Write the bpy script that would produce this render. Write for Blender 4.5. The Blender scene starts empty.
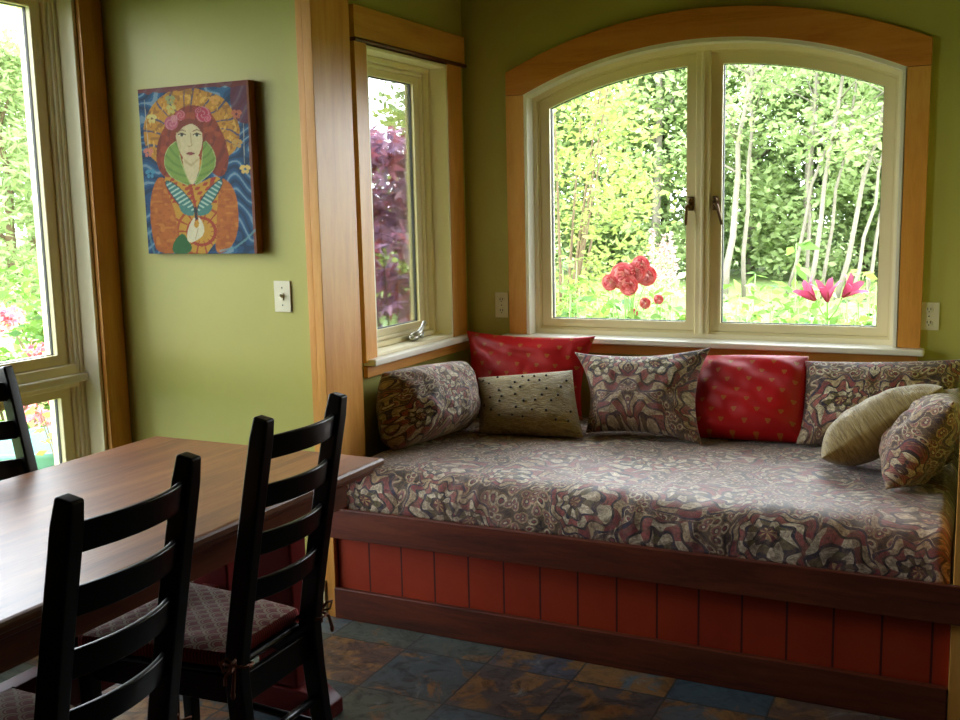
import bpy, bmesh, math, random
import numpy as np
from mathutils import Vector, Matrix, noise
PI = math.pi
C = bpy.context.scene.collection
SC = bpy.context.scene

# ------------------------------------------------------------------ colour + node helpers
def lin(h):
    h = h.lstrip('#'); v = [int(h[i:i+2], 16)/255 for i in (0, 2, 4)]
    return tuple((x/12.92 if x <= .04045 else ((x+.055)/1.055)**2.4) for x in v) + (1.0,)

class V:
    def __init__(s, nt, sock): s.nt = nt; s.s = sock
    def m(s, op, *o):
        n = s.nt.nodes.new('ShaderNodeMath'); n.operation = op
        for i, a in enumerate((s,)+o):
            if isinstance(a, V): s.nt.links.new(a.s, n.inputs[i])
            else: n.inputs[i].default_value = a
        return V(s.nt, n.outputs[0])
    def __add__(s, o): return s.m('ADD', o)
    def __sub__(s, o): return s.m('SUBTRACT', o)
    def __mul__(s, o): return s.m('MULTIPLY', o)
    def __truediv__(s, o): return s.m('DIVIDE', o)
    def floor(s): return s.m('FLOOR')
    def fract(s): return s.m('FRACT')
    def abs(s): return s.m('ABSOLUTE')
    def sin(s): return s.m('SINE')
    def lt(s, o): return s.m('LESS_THAN', o)
    def gt(s, o): return s.m('GREATER_THAN', o)
    def mn(s, o): return s.m('MINIMUM', o)
    def mx(s, o): return s.m('MAXIMUM', o)
    def pw(s, o): return s.m('POWER', o)

class Mat:
    def __init__(s, name, rough=.5, spec=.5, coat=0, sheen=0, metal=0):
        s.mat = bpy.data.materials.new(name); s.mat.use_nodes = True
        s.nt = s.mat.node_tree; s.bsdf = s.nt.nodes['Principled BSDF']
        b = s.bsdf.inputs
        b['Roughness'].default_value = rough; b['Specular IOR Level'].default_value = spec
        b['Coat Weight'].default_value = coat; b['Metallic'].default_value = metal
        b['Sheen Weight'].default_value = sheen
    def node(s, t, **k):
        n = s.nt.nodes.new('ShaderNode'+t)
        for a, v in k.items(): setattr(n, a, v)
        return n
    def ln(s, a, b):
        s.nt.links.new(a.s if isinstance(a, V) else a, b)
    def setin(s, inp, v):
        if isinstance(v, V): s.nt.links.new(v.s, inp)
        elif hasattr(v, 'links') and hasattr(v, 'is_output'): s.nt.links.new(v, inp)
        else: inp.default_value = v
    def coord(s, kind='Object'):
        return s.node('TexCoord').outputs[kind]
    def sep(s, v):
        n = s.node('SeparateXYZ'); s.setin(n.inputs[0], v)
        return [V(s.nt, o) for o in n.outputs]
    def comb(s, x, y, z=0.0):
        n = s.node('CombineXYZ')
        for i, a in enumerate((x, y, z)): s.setin(n.inputs[i], a)
        return n.outputs[0]
    def scale(s, v, sc, loc=(0, 0, 0)):
        n = s.node('Mapping'); s.setin(n.inputs[0], v)
        n.inputs['Scale'].default_value = sc if hasattr(sc, '__len__') else (sc,)*3
        n.inputs['Location'].default_value = loc
        return n.outputs[0]
    def noise(s, v, scale=5, detail=3, rough=.5, dist=0, out=0):
        n = s.node('TexNoise'); s.setin(n.inputs['Vector'], v)
        n.inputs['Scale'].default_value = scale; n.inputs['Detail'].default_value = detail
        n.inputs['Roughness'].default_value = rough; n.inputs['Distortion'].default_value = dist
        return V(s.nt, n.outputs[out])
    def voro(s, v, scale=5, rnd=1.0, feature='F1', dim='2D'):
        n = s.node('TexVoronoi', feature=feature, voronoi_dimensions=dim); s.setin(n.inputs['Vector'], v)
        n.inputs['Scale'].default_value = scale; n.inputs['Randomness'].default_value = rnd
        return n.outputs
    def ramp(s, f, stops, interp='LINEAR'):
        n = s.node('ValToRGB'); n.color_ramp.interpolation = interp
        cr = n.color_ramp
        while len(cr.elements) < len(stops): cr.elements.new(1)
        for e, (p, c) in zip(cr.elements, stops):
            e.position = p; e.color = lin(c) if isinstance(c, str) else c
        s.setin(n.inputs[0], f)
        return V(s.nt, n.outputs[0])
    def mix(s, f, a, b, mode='MIX'):
        n = s.node('Mix', data_type='RGBA', blend_type=mode)
        s.setin(n.inputs[0], f)
        s.setin(n.inputs[6], lin(a) if isinstance(a, str) else a)
        s.setin(n.inputs[7], lin(b) if isinstance(b, str) else b)
        return V(s.nt, n.outputs[2])
    def white(s, v, dim='2D'):
        n = s.node('TexWhiteNoise', noise_dimensions=dim); s.setin(n.inputs['Vector'], v)
        return n.outputs
    def col(s, v): s.setin(s.bsdf.inputs['Base Color'], lin(v) if isinstance(v, str) else v)
    def bump(s, h, strength=.3, dist=.01):
        n = s.node('Bump'); n.inputs['Strength'].default_value = strength
        n.inputs['Distance'].default_value = dist
        s.setin(n.inputs['Height'], h); s.nt.links.new(n.outputs[0], s.bsdf.inputs['Normal'])
        return n

def plain(name, colour, rough=.5, spec=.5, var=.06, nscale=8, bump=0.0, **k):
    m = Mat(name, rough, spec, **k)
    c = lin(colour)
    n = m.noise(m.coord(), nscale, 3)
    m.col(m.ramp(n, [(.3, tuple(x*(1-var) for x in c[:3])+(1,)), (.7, tuple(min(1, x*(1+var)) for x in c[:3])+(1,))]))
    if bump: m.bump(m.noise(m.coord(), 180, 2), bump, .002)
    return m.mat

def wood(name, stops, axis='z', grain=14, rough=.4, coat=0.0, spec=.5, boards=None, contrast=1.0):
    """grain runs along axis"""
    m = Mat(name, rough, spec, coat=coat)
    m.bsdf.inputs['Coat Roughness'].default_value = .12
    co = m.coord()
    if boards:                                                # planks laid side by side: shift grain per plank
        ax, w = boards; x, y, z = m.sep(co)
        idx = ((x if ax == 'x' else y)/w).floor()
        wn = V(m.nt, m.white(m.comb(idx, 3.0))[0])
        co2 = m.node('VectorMath', operation='ADD')
        m.nt.links.new(co, co2.inputs[0]); m.setin(co2.inputs[1], m.comb(wn*7, wn*13, wn*5)); co = co2.outputs[0]
    sc = {'x': (.6, 6, 6), 'y': (6, .6, 6), 'z': (6, 6, .6)}[axis]
    v = m.scale(co, sc)
    a = m.noise(v, grain*.18, 4, .6, 1.2)
    b = m.noise(m.scale(co, tuple(q*4 for q in sc)), grain*.5, 4, .7)
    f = (a*.7 + b*.3)
    if boards: f = f + (wn-.5)*.16
    m.col(m.ramp(f, stops))
    m.bump(b, .08, .002)
    return m.mat

# ------------------------------------------------------------------ materials
M = {}
M['wall'] = plain('green_wall_paint', '#bab560', .42, .35, .03, 3, .06)
M['ceil'] = plain('ceiling_paint', '#5e5030', .8, .2, .02)
M['far_wall'] = plain('brown_wall_paint', '#6e5238', .7, .2)
M['white'] = plain('cream_window_paint', '#faf0cc', .4, .4, .02)
M['white2'] = plain('white_sill_paint', '#f4efde', .35, .45, .02)
M['sash'] = plain('sash_paint', '#f2e6b8', .4, .4, .02)
M['gasket'] = plain('dark_window_gasket', '#2d2b26', .6)
MAPLE = [(.3, '#c88636'), (.5, '#dc9a46'), (.72, '#eab05c')]
M['maple_z'] = wood('maple_casing_upright', MAPLE, 'z', 12, .38)
M['maple_x'] = wood('maple_casing_level', MAPLE, 'x', 12, .38)
M['maple_y'] = wood('maple_casing_side', MAPLE, 'y', 12, .38)
M['maple_arch_shaded'] = wood('maple_arch_shaded', [(.3, '#b86e26'), (.5, '#d08438'), (.72, '#dc964a')], 'x', 12, .4)  # same maple as the other casings, darkened: shade put into the colour
M['cherry_x'] = wood('cherry_rail', [(.3, '#34140a'), (.5, '#5c2612'), (.7, '#74381a')], 'x', 16, .42, .0)
M['table'] = wood('table_top_wood', [(.28, '#5a301a'), (.5, '#804c26'), (.72, '#a06a3a')], 'y', 14, .45, .18, boards=('x', .115))
M['table'].node_tree.nodes['Principled BSDF'].inputs['Coat Roughness'].default_value = .3
M['table_edge'] = wood('table_edge_wood', [(.3, '#4c2213'), (.5, '#6e3620'), (.7, '#8a4c2e')], 'y', 14, .35, .3)
M['red_leg'] = plain('red_painted_wood', '#6b1412', .4, .4, .1)
M['black'] = plain('black_brown_stain', '#070506', .32, .35, .15)
M['base'] = plain('baseboard_paint', '#d9cb96', .45)
M['plastic'] = plain('cream_plastic', '#e6dfc0', .35)
M['slot'] = plain('dark_slot', '#3a372c', .6)
M['bronze'] = plain('bronze_metal', '#6a5230', .35, metal=.7)
M['silver'] = plain('silver_metal', '#b9b7aa', .35, metal=.7)
M['canvas_side'] = plain('canvas_side_paint', '#9a5a24', .6, var=.15)
M['thread'] = plain('cord_fabric', '#7a4a34', .9)
M['bead'] = plain('dark_bead', '#2a1f12', .4)

def panel_mat():
    m = Mat('red_panel_paint', .5, .4)
    x, y, z = m.sep(m.coord())
    g = ((x+1.973)/.135).fract()
    line = (g-.5).abs().gt(.475)
    n = m.noise(m.coord(), 5, 3)
    base = m.ramp(n, [(.3, '#942a0a'), (.7, '#a2340c')])
    m.col(m.mix(line, base, '#4a140a'))
    m.bump(line*-1, 1, .006)
    return m.mat
M['panel'] = panel_mat()

def slate_mat():
    m = Mat('slate_tiles', .4, .5)
    x, y, z = m.sep(m.coord())
    T = .305
    tx = (x+1.43)/T; ty = (y-2.93)/T
    n0 = m.noise(m.coord(), 30, 2)
    fx = (tx+(n0-.5)*.02).fract(); fy = (ty+(n0-.5)*.02).fract()
    edge = (fx.mn(fx*-1+1)).mn(fy.mn(fy*-1+1))
    idx = m.comb(tx.floor(), ty.floor())
    wn = m.white(idx); r = V(m.nt, wn[0])
    ad = m.node('VectorMath', operation='ADD'); m.nt.links.new(m.coord(), ad.inputs[0])
    mu = m.node('VectorMath', operation='SCALE'); m.nt.links.new(wn[1], mu.inputs[0]); mu.inputs['Scale'].default_value = 9
    m.nt.links.new(mu.outputs[0], ad.inputs[1]); co = ad.outputs[0]
    base = m.ramp(r, [(0, '#4f6068'), (.2, '#3e4e56'), (.38, '#5a6054'), (.52, '#46565e'), (.66, '#62493c'), (.8, '#504a56'), (1, '#5e6c70')])
    a = m.noise(co, 5.5, 6, .62, 1.4); b = m.noise(co, 14, 5, .7, .6)
    rust = m.ramp(a + (r-.5)*.22, [(.52, (0, 0, 0, 1)), (.6, (1, 1, 1, 1))])
    c1 = m.mix(rust, base, m.ramp(b, [(.3, '#7c4a2c'), (.5, '#8f6a3e'), (.7, '#5b4a44')]))
    dk = m.ramp(m.noise(co, 9, 6, .7, 2.0), [(.36, '#222b30'), (.52, '#ffffff')])
    c2 = m.mix(.62, c1, dk, 'MULTIPLY')
    hl = m.ramp(m.noise(co, 7, 8, .75, 1.0), [(.6, (0, 0, 0, 1)), (.72, (.6, .6, .6, 1))])
    c3 = m.mix(hl, c2, '#93a09a')
    grout = edge.lt(.012)
    m.col(m.mix(grout, c3, '#3a3a36'))
    m.setin(m.bsdf.inputs['Roughness'], m.ramp(b, [(.3, (.3,)*3+(1,)), (.7, (.55,)*3+(1,))]))
    m.bump(b*.5 + a*.8 - grout*.8, .5, .006)
    return m.mat
M['slate'] = slate_mat()

def paisley_mat(name, size=.25, mirror=False, tint=1.0, rough=.75, sheen=.25, light=False):
    m = Mat(name, rough, .35, sheen=sheen)
    uv = m.node('UVMap').outputs[0]
    u, v, _ = m.sep(uv)
    if mirror: u = u.abs()
    q0 = m.comb(u/size, v/size)
    nz = m.node('TexNoise'); m.nt.links.new(q0, nz.inputs['Vector']); nz.inputs['Scale'].default_value = 1.6; nz.inputs['Detail'].default_value = 2
    sc = m.node('VectorMath', operation='SCALE'); m.nt.links.new(nz.outputs[1], sc.inputs[0]); sc.inputs['Scale'].default_value = .42
    ad = m.node('VectorMath', operation='ADD'); m.nt.links.new(q0, ad.inputs[0]); m.nt.links.new(sc.outputs[0], ad.inputs[1])
    q = ad.outputs[0]
    vo = m.voro(q, 1.0, .65)
    su = m.node('VectorMath', operation='SUBTRACT'); m.nt.links.new(q, su.inputs[0]); m.nt.links.new(vo['Position'], su.inputs[1])
    lx, ly, _ = m.sep(su.outputs[0])
    rnd = V(m.nt, m.sep(vo['Color'])[0].s)
    rnd2 = m.sep(vo['Color'])[1]
    ang = ly.m('ARCTAN2', lx) + rnd*6.28
    r = (lx*lx+ly*ly).m('SQRT')
    r2 = r*((ang*1.0).sin()*.35+1)*((ang*8).sin()*.10+1)
    pet = (ang*6 + r*9).sin().gt(.1)
    A = m.ramp(r2, [(0, '#6e2228'), (.07, '#14101a'), (.10, '#e0d2ac'), (.19, '#1c1c34'), (.215, '#a45248'), (.30, '#121018'), (.325, '#c8b184'), (.40, '#23223c'), (.43, '#dccba2'), (.49, '#3a2a22'), (.51, '#a88a5e')], 'CONSTANT')
    B = m.ramp(r2, [(0, '#c8a46a'), (.06, '#2a1c14'), (.10, '#6a6234'), (.17, '#1c1c34'), (.215, '#ddcfa8'), (.30, '#121018'), (.325, '#8e3a38'), (.40, '#23223c'), (.43, '#b58a78'), (.49, '#3a2a22'), (.51, '#8d6e4a')], 'CONSTANT')
    big = m.mix(pet, A, B)
    # small filler flowers between the large motifs
    vs = m.voro(q, 8.5, 1.0)
    rs = V(m.nt, vs['Distance']); cs = m.sep(vs['Color'])[0]
    small = m.mix(cs.gt(.5),
                  m.ramp(rs, [(0, '#8a3434'), (.16, '#1a1620'), (.24, '#d8c8a0'), (.42, '#7d6440'), (.55, '#2c2420')], 'CONSTANT'),
                  m.ramp(rs, [(0, '#d9c9a2'), (.14, '#33282c'), (.22, '#a0625a'), (.38, '#c0a678'), (.52, '#57472c')], 'CONSTANT'))
    useBig = r2.lt(.44+0)
    c = m.mix(useBig, small, big)
    hatch = ((u*1.0+v*.6)*(2*PI/.006)).sin()*.5+.5
    fine = m.noise(q, 16, 3, .7)
    c = m.mix(m.ramp(fine, [(.46, (0, 0, 0, 1)), (.54, (.5, .5, .5, 1))]), c, m.mix(hatch.gt(.5), '#9c8258', '#40262a'))
    c = m.mix(.8, c, m.ramp(m.noise(q, 30, 3, .8), [(.35, '#6a6060'), (.6, '#ffffff')]), 'MULTIPLY')
    if light: c = m.mix(1.0, c, (1.0, .95, .97, 1), 'MULTIPLY')
    # broad drifts of paler and darker ground colour woven into the cloth
    big_n = m.noise(q0, .8, 2)
    c = m.mix(m.ramp(big_n, [(.35, (0, 0, 0, 1)), (.65, (.18, .18, .18, 1))]), c, '#b08a80')
    if tint != 1.0: c = m.mix(1.0, c, (tint, tint, tint, 1), 'MULTIPLY')
    m.col(c)
    m.bump(fine + m.noise(q, 40, 2)*.5, .35, .004)
    return m.mat
M['paisley'] = paisley_mat('paisley_tapestry', .21)
M['paisley_mirror'] = paisley_mat('paisley_medallion', .26, True)
M['paisley_bed'] = paisley_mat('paisley_cover', .29, rough=.6, sheen=.3, light=True)

def silk_mat():
    m = Mat('red_silk_gold_motif', .5, .35, sheen=.0)
    u, v, _ = m.sep(m.node('UVMap').outputs[0])
    S = .088
    def dots(ou, ov):
        a = ((u+ou)/S).fract()-.5; b = ((v+ov)/S).fract()-.5
        w = (b*-1+.10)*.9                                     # little fan shape, wider at the top
        return (a.abs()*1.0).lt((b+.13)*.55+.02).m('MULTIPLY', b.abs().lt(.10)).m('MULTIPLY', (a*a+b*b).lt(.02))
    d = dots(0, 0).mx(dots(S/2, S/2))
    n = m.noise(m.coord(), 5, 3)
    base = m.ramp(n, [(.3, '#a80a10'), (.7, '#c41216')])
    m.col(m.mix(d*.6, base, '#a8762c'))
    m.bump(m.noise(m.scale(m.node('UVMap').outputs[0], (30, 90, 1)), 2, 3, .6, .5), .12, .004)
    return m.mat
M['silk'] = silk_mat()

def tan_mat():
    m = Mat('tan_ribbed_fabric', .55, .4, sheen=.4)
    uv = m.node('UVMap').outputs[0]
    rib = m.noise(m.scale(uv, (18, 70, 1)), 1.6, 4, .6, 1.5)
    m.col(m.ramp(rib, [(.3, '#766030'), (.5, '#9c864c'), (.7, '#bca870')]))
    m.bump(rib, .9, .008)
    return m.mat
M['tan'] = tan_mat()

def scallop_mat():
    m = Mat('red_scallop_fabric', .85, .2, sheen=.3)
    u, v, _ = m.sep(m.node('UVMap').outputs[0])
    W, H = .044, .026
    def scale_layer(off):
        row = (v/H + off)
        return row
    row = (v/H).floor()
    par = (row*.5).fract()                                      # 0 or .5
    a = ((u/W)+par).fract()-.5
    b = (v/H).fract()
    r = ((a*1.0)*(a*1.0)*1.0 + (b-.0)*(b-.0)*.28).m('SQRT')
    ring = (r-.43).abs().lt(.07).mx((r-.25).abs().lt(.035))
    n = m.noise(m.coord(), 60, 2)
    m.col(m.mix(ring*.8, m.ramp(n, [(.3, '#7a2a2c'), (.7, '#94403c')]), '#b9a184'))
    m.bump(n+r, .3, .003)
    return m.mat
M['scallop'] = scallop_mat()
def rib_mat():
    m = Mat('red_ribbed_boxing', .85, .2)
    x, y, z = m.sep(m.coord())
    s = ((x+y)*(2*PI/.008)).sin()*.5+.5
    m.col(m.mix(s, '#5e1214', '#9a3a30')); return m.mat
M['boxing'] = rib_mat()

def glass_mat():
    m = Mat('window_glass'); nt = m.nt
    tr = m.node('BsdfTransparent'); gl = m.node('BsdfGlossy'); gl.inputs['Roughness'].default_value = .0
    mx = m.node('MixShader'); fr = m.node('Fresnel'); fr.inputs['IOR'].default_value = 1.35
    f = V(nt, fr.outputs[0])*.8
    m.setin(mx.inputs[0], f); nt.links.new(tr.outputs[0], mx.inputs[1]); nt.links.new(gl.outputs[0], mx.inputs[2])
    nt.links.new(mx.outputs[0], nt.nodes['Material Output'].inputs[0])
    return m.mat
M['glass'] = glass_mat()

def leaf_mat(name, cols, trans=.4, rough=.5):
    m = Mat(name, rough, .3); nt = m.nt
    rp = V(nt, m.node('NewGeometry').outputs['Random Per Island'])
    k = len(cols)
    c = m.ramp(rp, [(i/(k-1), x) for i, x in enumerate(cols)])
    m.col(c)
    tl = m.node('BsdfTranslucent'); m.setin(tl.inputs[0], c)
    mx = m.node('MixShader'); mx.inputs[0].default_value = trans
    nt.links.new(m.bsdf.outputs[0], mx.inputs[1]); nt.links.new(tl.outputs[0], mx.inputs[2])
    nt.links.new(mx.outputs[0], nt.nodes['Material Output'].inputs[0])
    return m.mat
M['leaf_alder'] = leaf_mat('alder_leaf', ['#7a8e54', '#889c60', '#98ac72', '#6c844e'], .45)  # woodland leaves kept paler than near ones: distance haze put into the colour
M['leaf_mint'] = leaf_mat('pale_green_leaf', ['#8a9c60', '#97a96e', '#a8b682', '#7d945a'], .5)
M['leaf_dark'] = leaf_mat('cedar_leaf', ['#76906a', '#869e72', '#96ac7e', '#6a8460'], .3)
M['leaf_lime'] = leaf_mat('lime_leaf', ['#84904a', '#92a052', '#a4a864', '#6c8042'], .5)
M['leaf_maple'] = leaf_mat('purple_maple_leaf', ['#7a5878', '#9c7088', '#a85058', '#746080', '#bc90a4'], .35)
M['leaf_garden'] = leaf_mat('garden_leaf', ['#54782f', '#688c3a', '#7e9c4c', '#466c34'], .5)
M['leaf_rose'] = leaf_mat('rose_leaf', ['#3f6a34', '#567e40', '#7a8c34'], .4)
M['grass'] = leaf_mat('grass_blade', ['#9acb58', '#b7de74', '#7fb54c'], .5)
M['pink'] = leaf_mat('rose_petal', ['#c4505e', '#d0848c', '#b84452', '#d49a9c'], .35)
M['lily'] = leaf_mat('lily_petal', ['#a43058', '#b85074', '#8c2444'], .35)
M['coral'] = leaf_mat('coral_petal', ['#f06a80', '#f8a0a0', '#e85878'], .35)
M['plume'] = leaf_mat('plume_floret', ['#b8a09a', '#a88a88', '#c8b8ae'], .4)
M['bark_pale'] = plain('pale_bark', '#7c7468', .8, .2, .15, 12)
M['bark'] = plain('brown_bark', '#6e5c48', .85, .2, .2, 12)
M['bark_dark'] = plain('dark_bark', '#4a3838', .85, .2, .2, 12)
M['stem'] = plain('green_stem', '#7fae58', .6)
M['teal'] = plain('teal_plastic', '#5f8e88', .4)

def ground_mat():
    m = Mat('meadow_ground', .9, .1)
    a = m.noise(m.coord(), .8, 5, .6); b = m.noise(m.coord(), 12, 4, .7)
    m.col(m.mix(.4, m.ramp(a, [(.35, '#587534'), (.5, '#6c8444'), (.65, '#888f58')]), m.ramp(b, [(.3, '#55743a'), (.7, '#a4ac78')])))
    return m.mat
M['ground'] = ground_mat()

# ------------------------------------------------------------------ object helpers
def link(o, parent=None):
    C.objects.link(o)
    if parent is not None: o.parent = parent
    return o
def tag(o, label=None, cat=None, group=None, kind=None):
    for k, v in (('label', label), ('category', cat), ('group', group), ('kind', kind)):
        if v: o[k] = v
    return o
def empty(name, loc=(0, 0, 0), rz=0, label=None, cat=None, group=None, kind=None):
    o = bpy.data.objects.new(name, None); link(o); o.location = loc; o.rotation_euler = (0, 0, rz)
    o.empty_display_size = .1
    return tag(o, label, cat, group, kind)

class MB:
    def __init__(s): s.v = []; s.f = []
    def add(s, vs, fs):
        b = len(s.v); s.v += [tuple(p) for p in vs]; s.f += [tuple(i+b for i in f) for f in fs]; return s
    def box(s, x0, x1, y0, y1, z0, z1):
        return s.add([(x0,y0,z0),(x1,y0,z0),(x1,y1,z0),(x0,y1,z0),(x0,y0,z1),(x1,y0,z1),(x1,y1,z1),(x0,y1,z1)],
                     [(0,3,2,1),(4,5,6,7),(0,1,5,4),(1,2,6,5),(2,3,7,6),(3,0,4,7)])
    def tube(s, path, rad, n=8, cap=True):
        P = [Vector(p) for p in path]
        if not hasattr(rad, '__len__'): rad = [rad]*len(P)
        up = Vector((0, 0, 1)); rings = []; prev = None
        for i, p in enumerate(P):
            d = (P[min(i+1, len(P)-1)]-P[max(i-1, 0)]).normalized()
            if prev is None:
                a = d.cross(up if abs(d.z) < .9 else Vector((1, 0, 0))).normalized()
            else: a = (prev - d*prev.dot(d)).normalized()
            prev = a; b = d.cross(a)
            rings.append([p+(a*math.cos(t)+b*math.sin(t))*rad[i] for t in [2*PI*k/n for k in range(n)]])
        vs = [q for r in rings for q in r]; fs = []
        for i in range(len(P)-1):
            for k in range(n):
                fs.append((i*n+k, i*n+(k+1) % n, (i+1)*n+(k+1) % n, (i+1)*n+k))
        if cap: fs.append(tuple(range(n))[::-1]); fs.append(tuple((len(P)-1)*n+k for k in range(n)))
        return s.add(vs, fs)
    def sweep_rect(s, path, wa, wb, A):
        """rectangular bar along path; A = fixed cross axis, widths wa along A and wb across"""
        P = [Vector(p) for p in path]; A = Vector(A).normalized(); vs = []; fs = []
        for i, p in enumerate(P):
            d = (P[min(i+1, len(P)-1)]-P[max(i-1, 0)]).normalized(); B = d.cross(A).normalized()
            a = wa[i] if hasattr(wa, '__len__') else wa; b = wb[i] if hasattr(wb, '__len__') else wb
            vs += [p-A*a/2-B*b/2, p+A*a/2-B*b/2, p+A*a/2+B*b/2, p-A*a/2+B*b/2]
        for i in range(len(P)-1):
            for k in range(4): fs.append((i*4+k, i*4+(k+1) % 4, i*4+4+(k+1) % 4, i*4+4+k))
        L = (len(P)-1)*4
        fs += [(3, 2, 1, 0), (L, L+1, L+2, L+3)]
        return s.add(vs, fs)
    def ball(s, c, r, n=8, sq=(1, 1, 1)):
        vs = []; fs = []; m_ = n//2+1
        for i in range(1, m_):
            t = PI*i/m_
            for k in range(n):
                a = 2*PI*k/n; vs.append((c[0]+r*sq[0]*math.sin(t)*math.cos(a), c[1]+r*sq[1]*math.sin(t)*math.sin(a), c[2]+r*sq[2]*math.cos(t)))
        top = len(vs); vs.append((c[0], c[1], c[2]+r*sq[2])); vs.append((c[0], c[1], c[2]-r*sq[2]))
        for i in range(m_-2):
            for k in range(n): fs.append((i*n+k, (i+1)*n+k, (i+1)*n+(k+1) % n, i*n+(k+1) % n))
        for k in range(n):
            fs.append((top, k, (k+1) % n)); fs.append((top+1, (m_-2)*n+(k+1) % n, (m_-2)*n+k))
        return s.add(vs, fs)
    def build(s, name, mat, parent=None, bevel=0, smooth=False, seg=2):
        me = bpy.data.meshes.new(name); me.from_pydata(s.v, [], s.f); me.materials.append(mat)
        bm = bmesh.new(); bm.from_mesh(me); bmesh.ops.recalc_face_normals(bm, faces=bm.faces); bm.to_mesh(me); bm.free()
        o = bpy.data.objects.new(name, me); link(o, parent)
        if bevel:
            b = o.modifiers.new('bevel', 'BEVEL'); b.width = bevel; b.segments = seg; b.limit_method = 'ANGLE'; b.angle_limit = math.radians(40)
            smooth = True
        if smooth:
            me.polygons.foreach_set('use_smooth', [True]*len(me.polygons))
            if bevel:
                w = o.modifiers.new('wn', 'WEIGHTED_NORMAL'); w.keep_sharp = True
        return o
def box(name, mat, x0, x1, y0, y1, z0, z1, parent=None, bevel=.002, kind=None):
    o = MB().box(x0, x1, y0, y1, z0, z1).build(name, mat, parent, bevel)
    if kind: o['kind'] = kind
    return o
def ST(name, mat, *b, bevel=0): return box(name, mat, *b, None, bevel, 'structure')

# ------------------------------------------------------------------ camera
cam = bpy.data.cameras.new('camera'); co = bpy.data.objects.new('camera', cam); link(co)
R = Vector((0.90028938, 0.43475327, -0.02164794)); U = Vector((-0.0437643, 0.1398832, 0.98920037)); F = Vector((-0.43308628, 0.88961918, -0.14496203))
co.matrix_world = Matrix(((R.x, U.x, -F.x, 0), (R.y, U.y, -F.y, 0), (R.z, U.z, -F.z, 1.5), (0, 0, 0, 1)))
cam.sensor_width = 36; cam.lens = 1035.15/960*36; cam.clip_start = .05; cam.clip_end = 500
SC.camera = co

# ------------------------------------------------------------------ room shell
XL, YF, YB, XAL, XAR = -3.1, 3.086, 4.4, -2.2, .02
CEIL = 2.62
o = MB().box(-3.3, 2.7, -2.7, 3.12, -.15, 0).box(-2.36, .18, 3.12, 4.56, -.15, 0).build('floor', M['slate']); o['kind'] = 'structure'
ST('ceiling', M['ceil'], -3.3, 2.7, -2.7, 4.6, CEIL, CEIL+.12)
def wall_hole_x(name, x0, x1, ya, yb, hy0, hy1, hz0, hz1):
    m = MB(); m.box(x0, x1, ya, hy0, 0, CEIL); m.box(x0, x1, hy1, yb, 0, CEIL)
    m.box(x0, x1, hy0, hy1, 0, hz0); m.box(x0, x1, hy0, hy1, hz1, CEIL)
    o = m.build(name, M['wall']); o['kind'] = 'structure'; return o
wall_hole_x('wall_left', -3.3, XL, -2.7, YF, 1.45, 2.972, .28, 2.36)
m = MB(); m.box(-3.3, -2.155, YF, 3.316, 0, CEIL); m.box(0, 2.7, YF, 3.316, 0, CEIL); m.box(-2.155, 0, YF, 3.316, 2.42, CEIL)
o = m.build('wall_back', M['wall']); o['kind'] = 'structure'
wall_hole_x('wall_far_left', -2.36, XAL, 3.316, 4.56, 3.53, 4.21, .915, 2.135)
ST('wall_far_right', M['wall'], XAR, XAR+.16, 3.316, 4.56, 0, CEIL)
ST('wall_right', M['far_wall'], 2.6, 2.7, -2.7, YF, 0, CEIL)
ST('wall_rear', M['far_wall'], -3.3, 2.7, -2.8, -2.7, 0, CEIL)

def arc(xc, hw, zs, zt):
    s = zt-zs; Rr = (hw*hw+s*s)/(2*s); zc = zt-Rr
    return lambda x: zc+math.sqrt(max(Rr*Rr-(x-xc)**2, 0))
XC = -1.09
a_open = arc(XC, .80, 2.0, 2.178)
def arch_contour(xl, xr, zb, fn, n=24):
    pts = [(xl, zb), (xr, zb)]
    for i in range(n+1):
        x = xr+(xl-xr)*i/n; pts.append((x, fn(x)))
    return pts
def ring_mesh(mb, outer, inner, y0, y1):
    n = len(outer); vs = []
    for y in (y0, y1):
        for c in (outer, inner): vs += [(x, y, z) for x, z in c]
    fs = []
    for i in range(n):
        j = (i+1) % n
        fs += [(i, j, n+j, n+i), (2*n+i, 3*n+i, 3*n+j, 2*n+j), (i, 2*n+i, 2*n+j, j), (n+i, n+j, 3*n+j, 3*n+i)]
    return mb.add(vs, fs)
# alcove back wall with arched opening
m = MB()
ol, orr, ob = XC-.80, XC+.80, .905
m.box(-2.36, ol, YB, 4.56, 0, CEIL); m.box(orr, XAR+.16, YB, 4.56, 0, CEIL); m.box(ol, orr, YB, 4.56, 0, ob)
N = 30
for i in range(N):
    xa = ol+(orr-ol)*i/N; xb = ol+(orr-ol)*(i+1)/N; za, zb_ = a_open(xa), a_open(xb)
    m.add([(xa,YB,za),(xb,YB,zb_),(xb,YB,CEIL),(xa,YB,CEIL),(xa,4.56,za),(xb,4.56,zb_),(xb,4.56,CEIL),(xa,4.56,CEIL)],
          [(0,1,2,3),(4,7,6,5),(0,4,5,1)])
o = m.build('wall_far', M['wall']); o['kind'] = 'structure'

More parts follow.
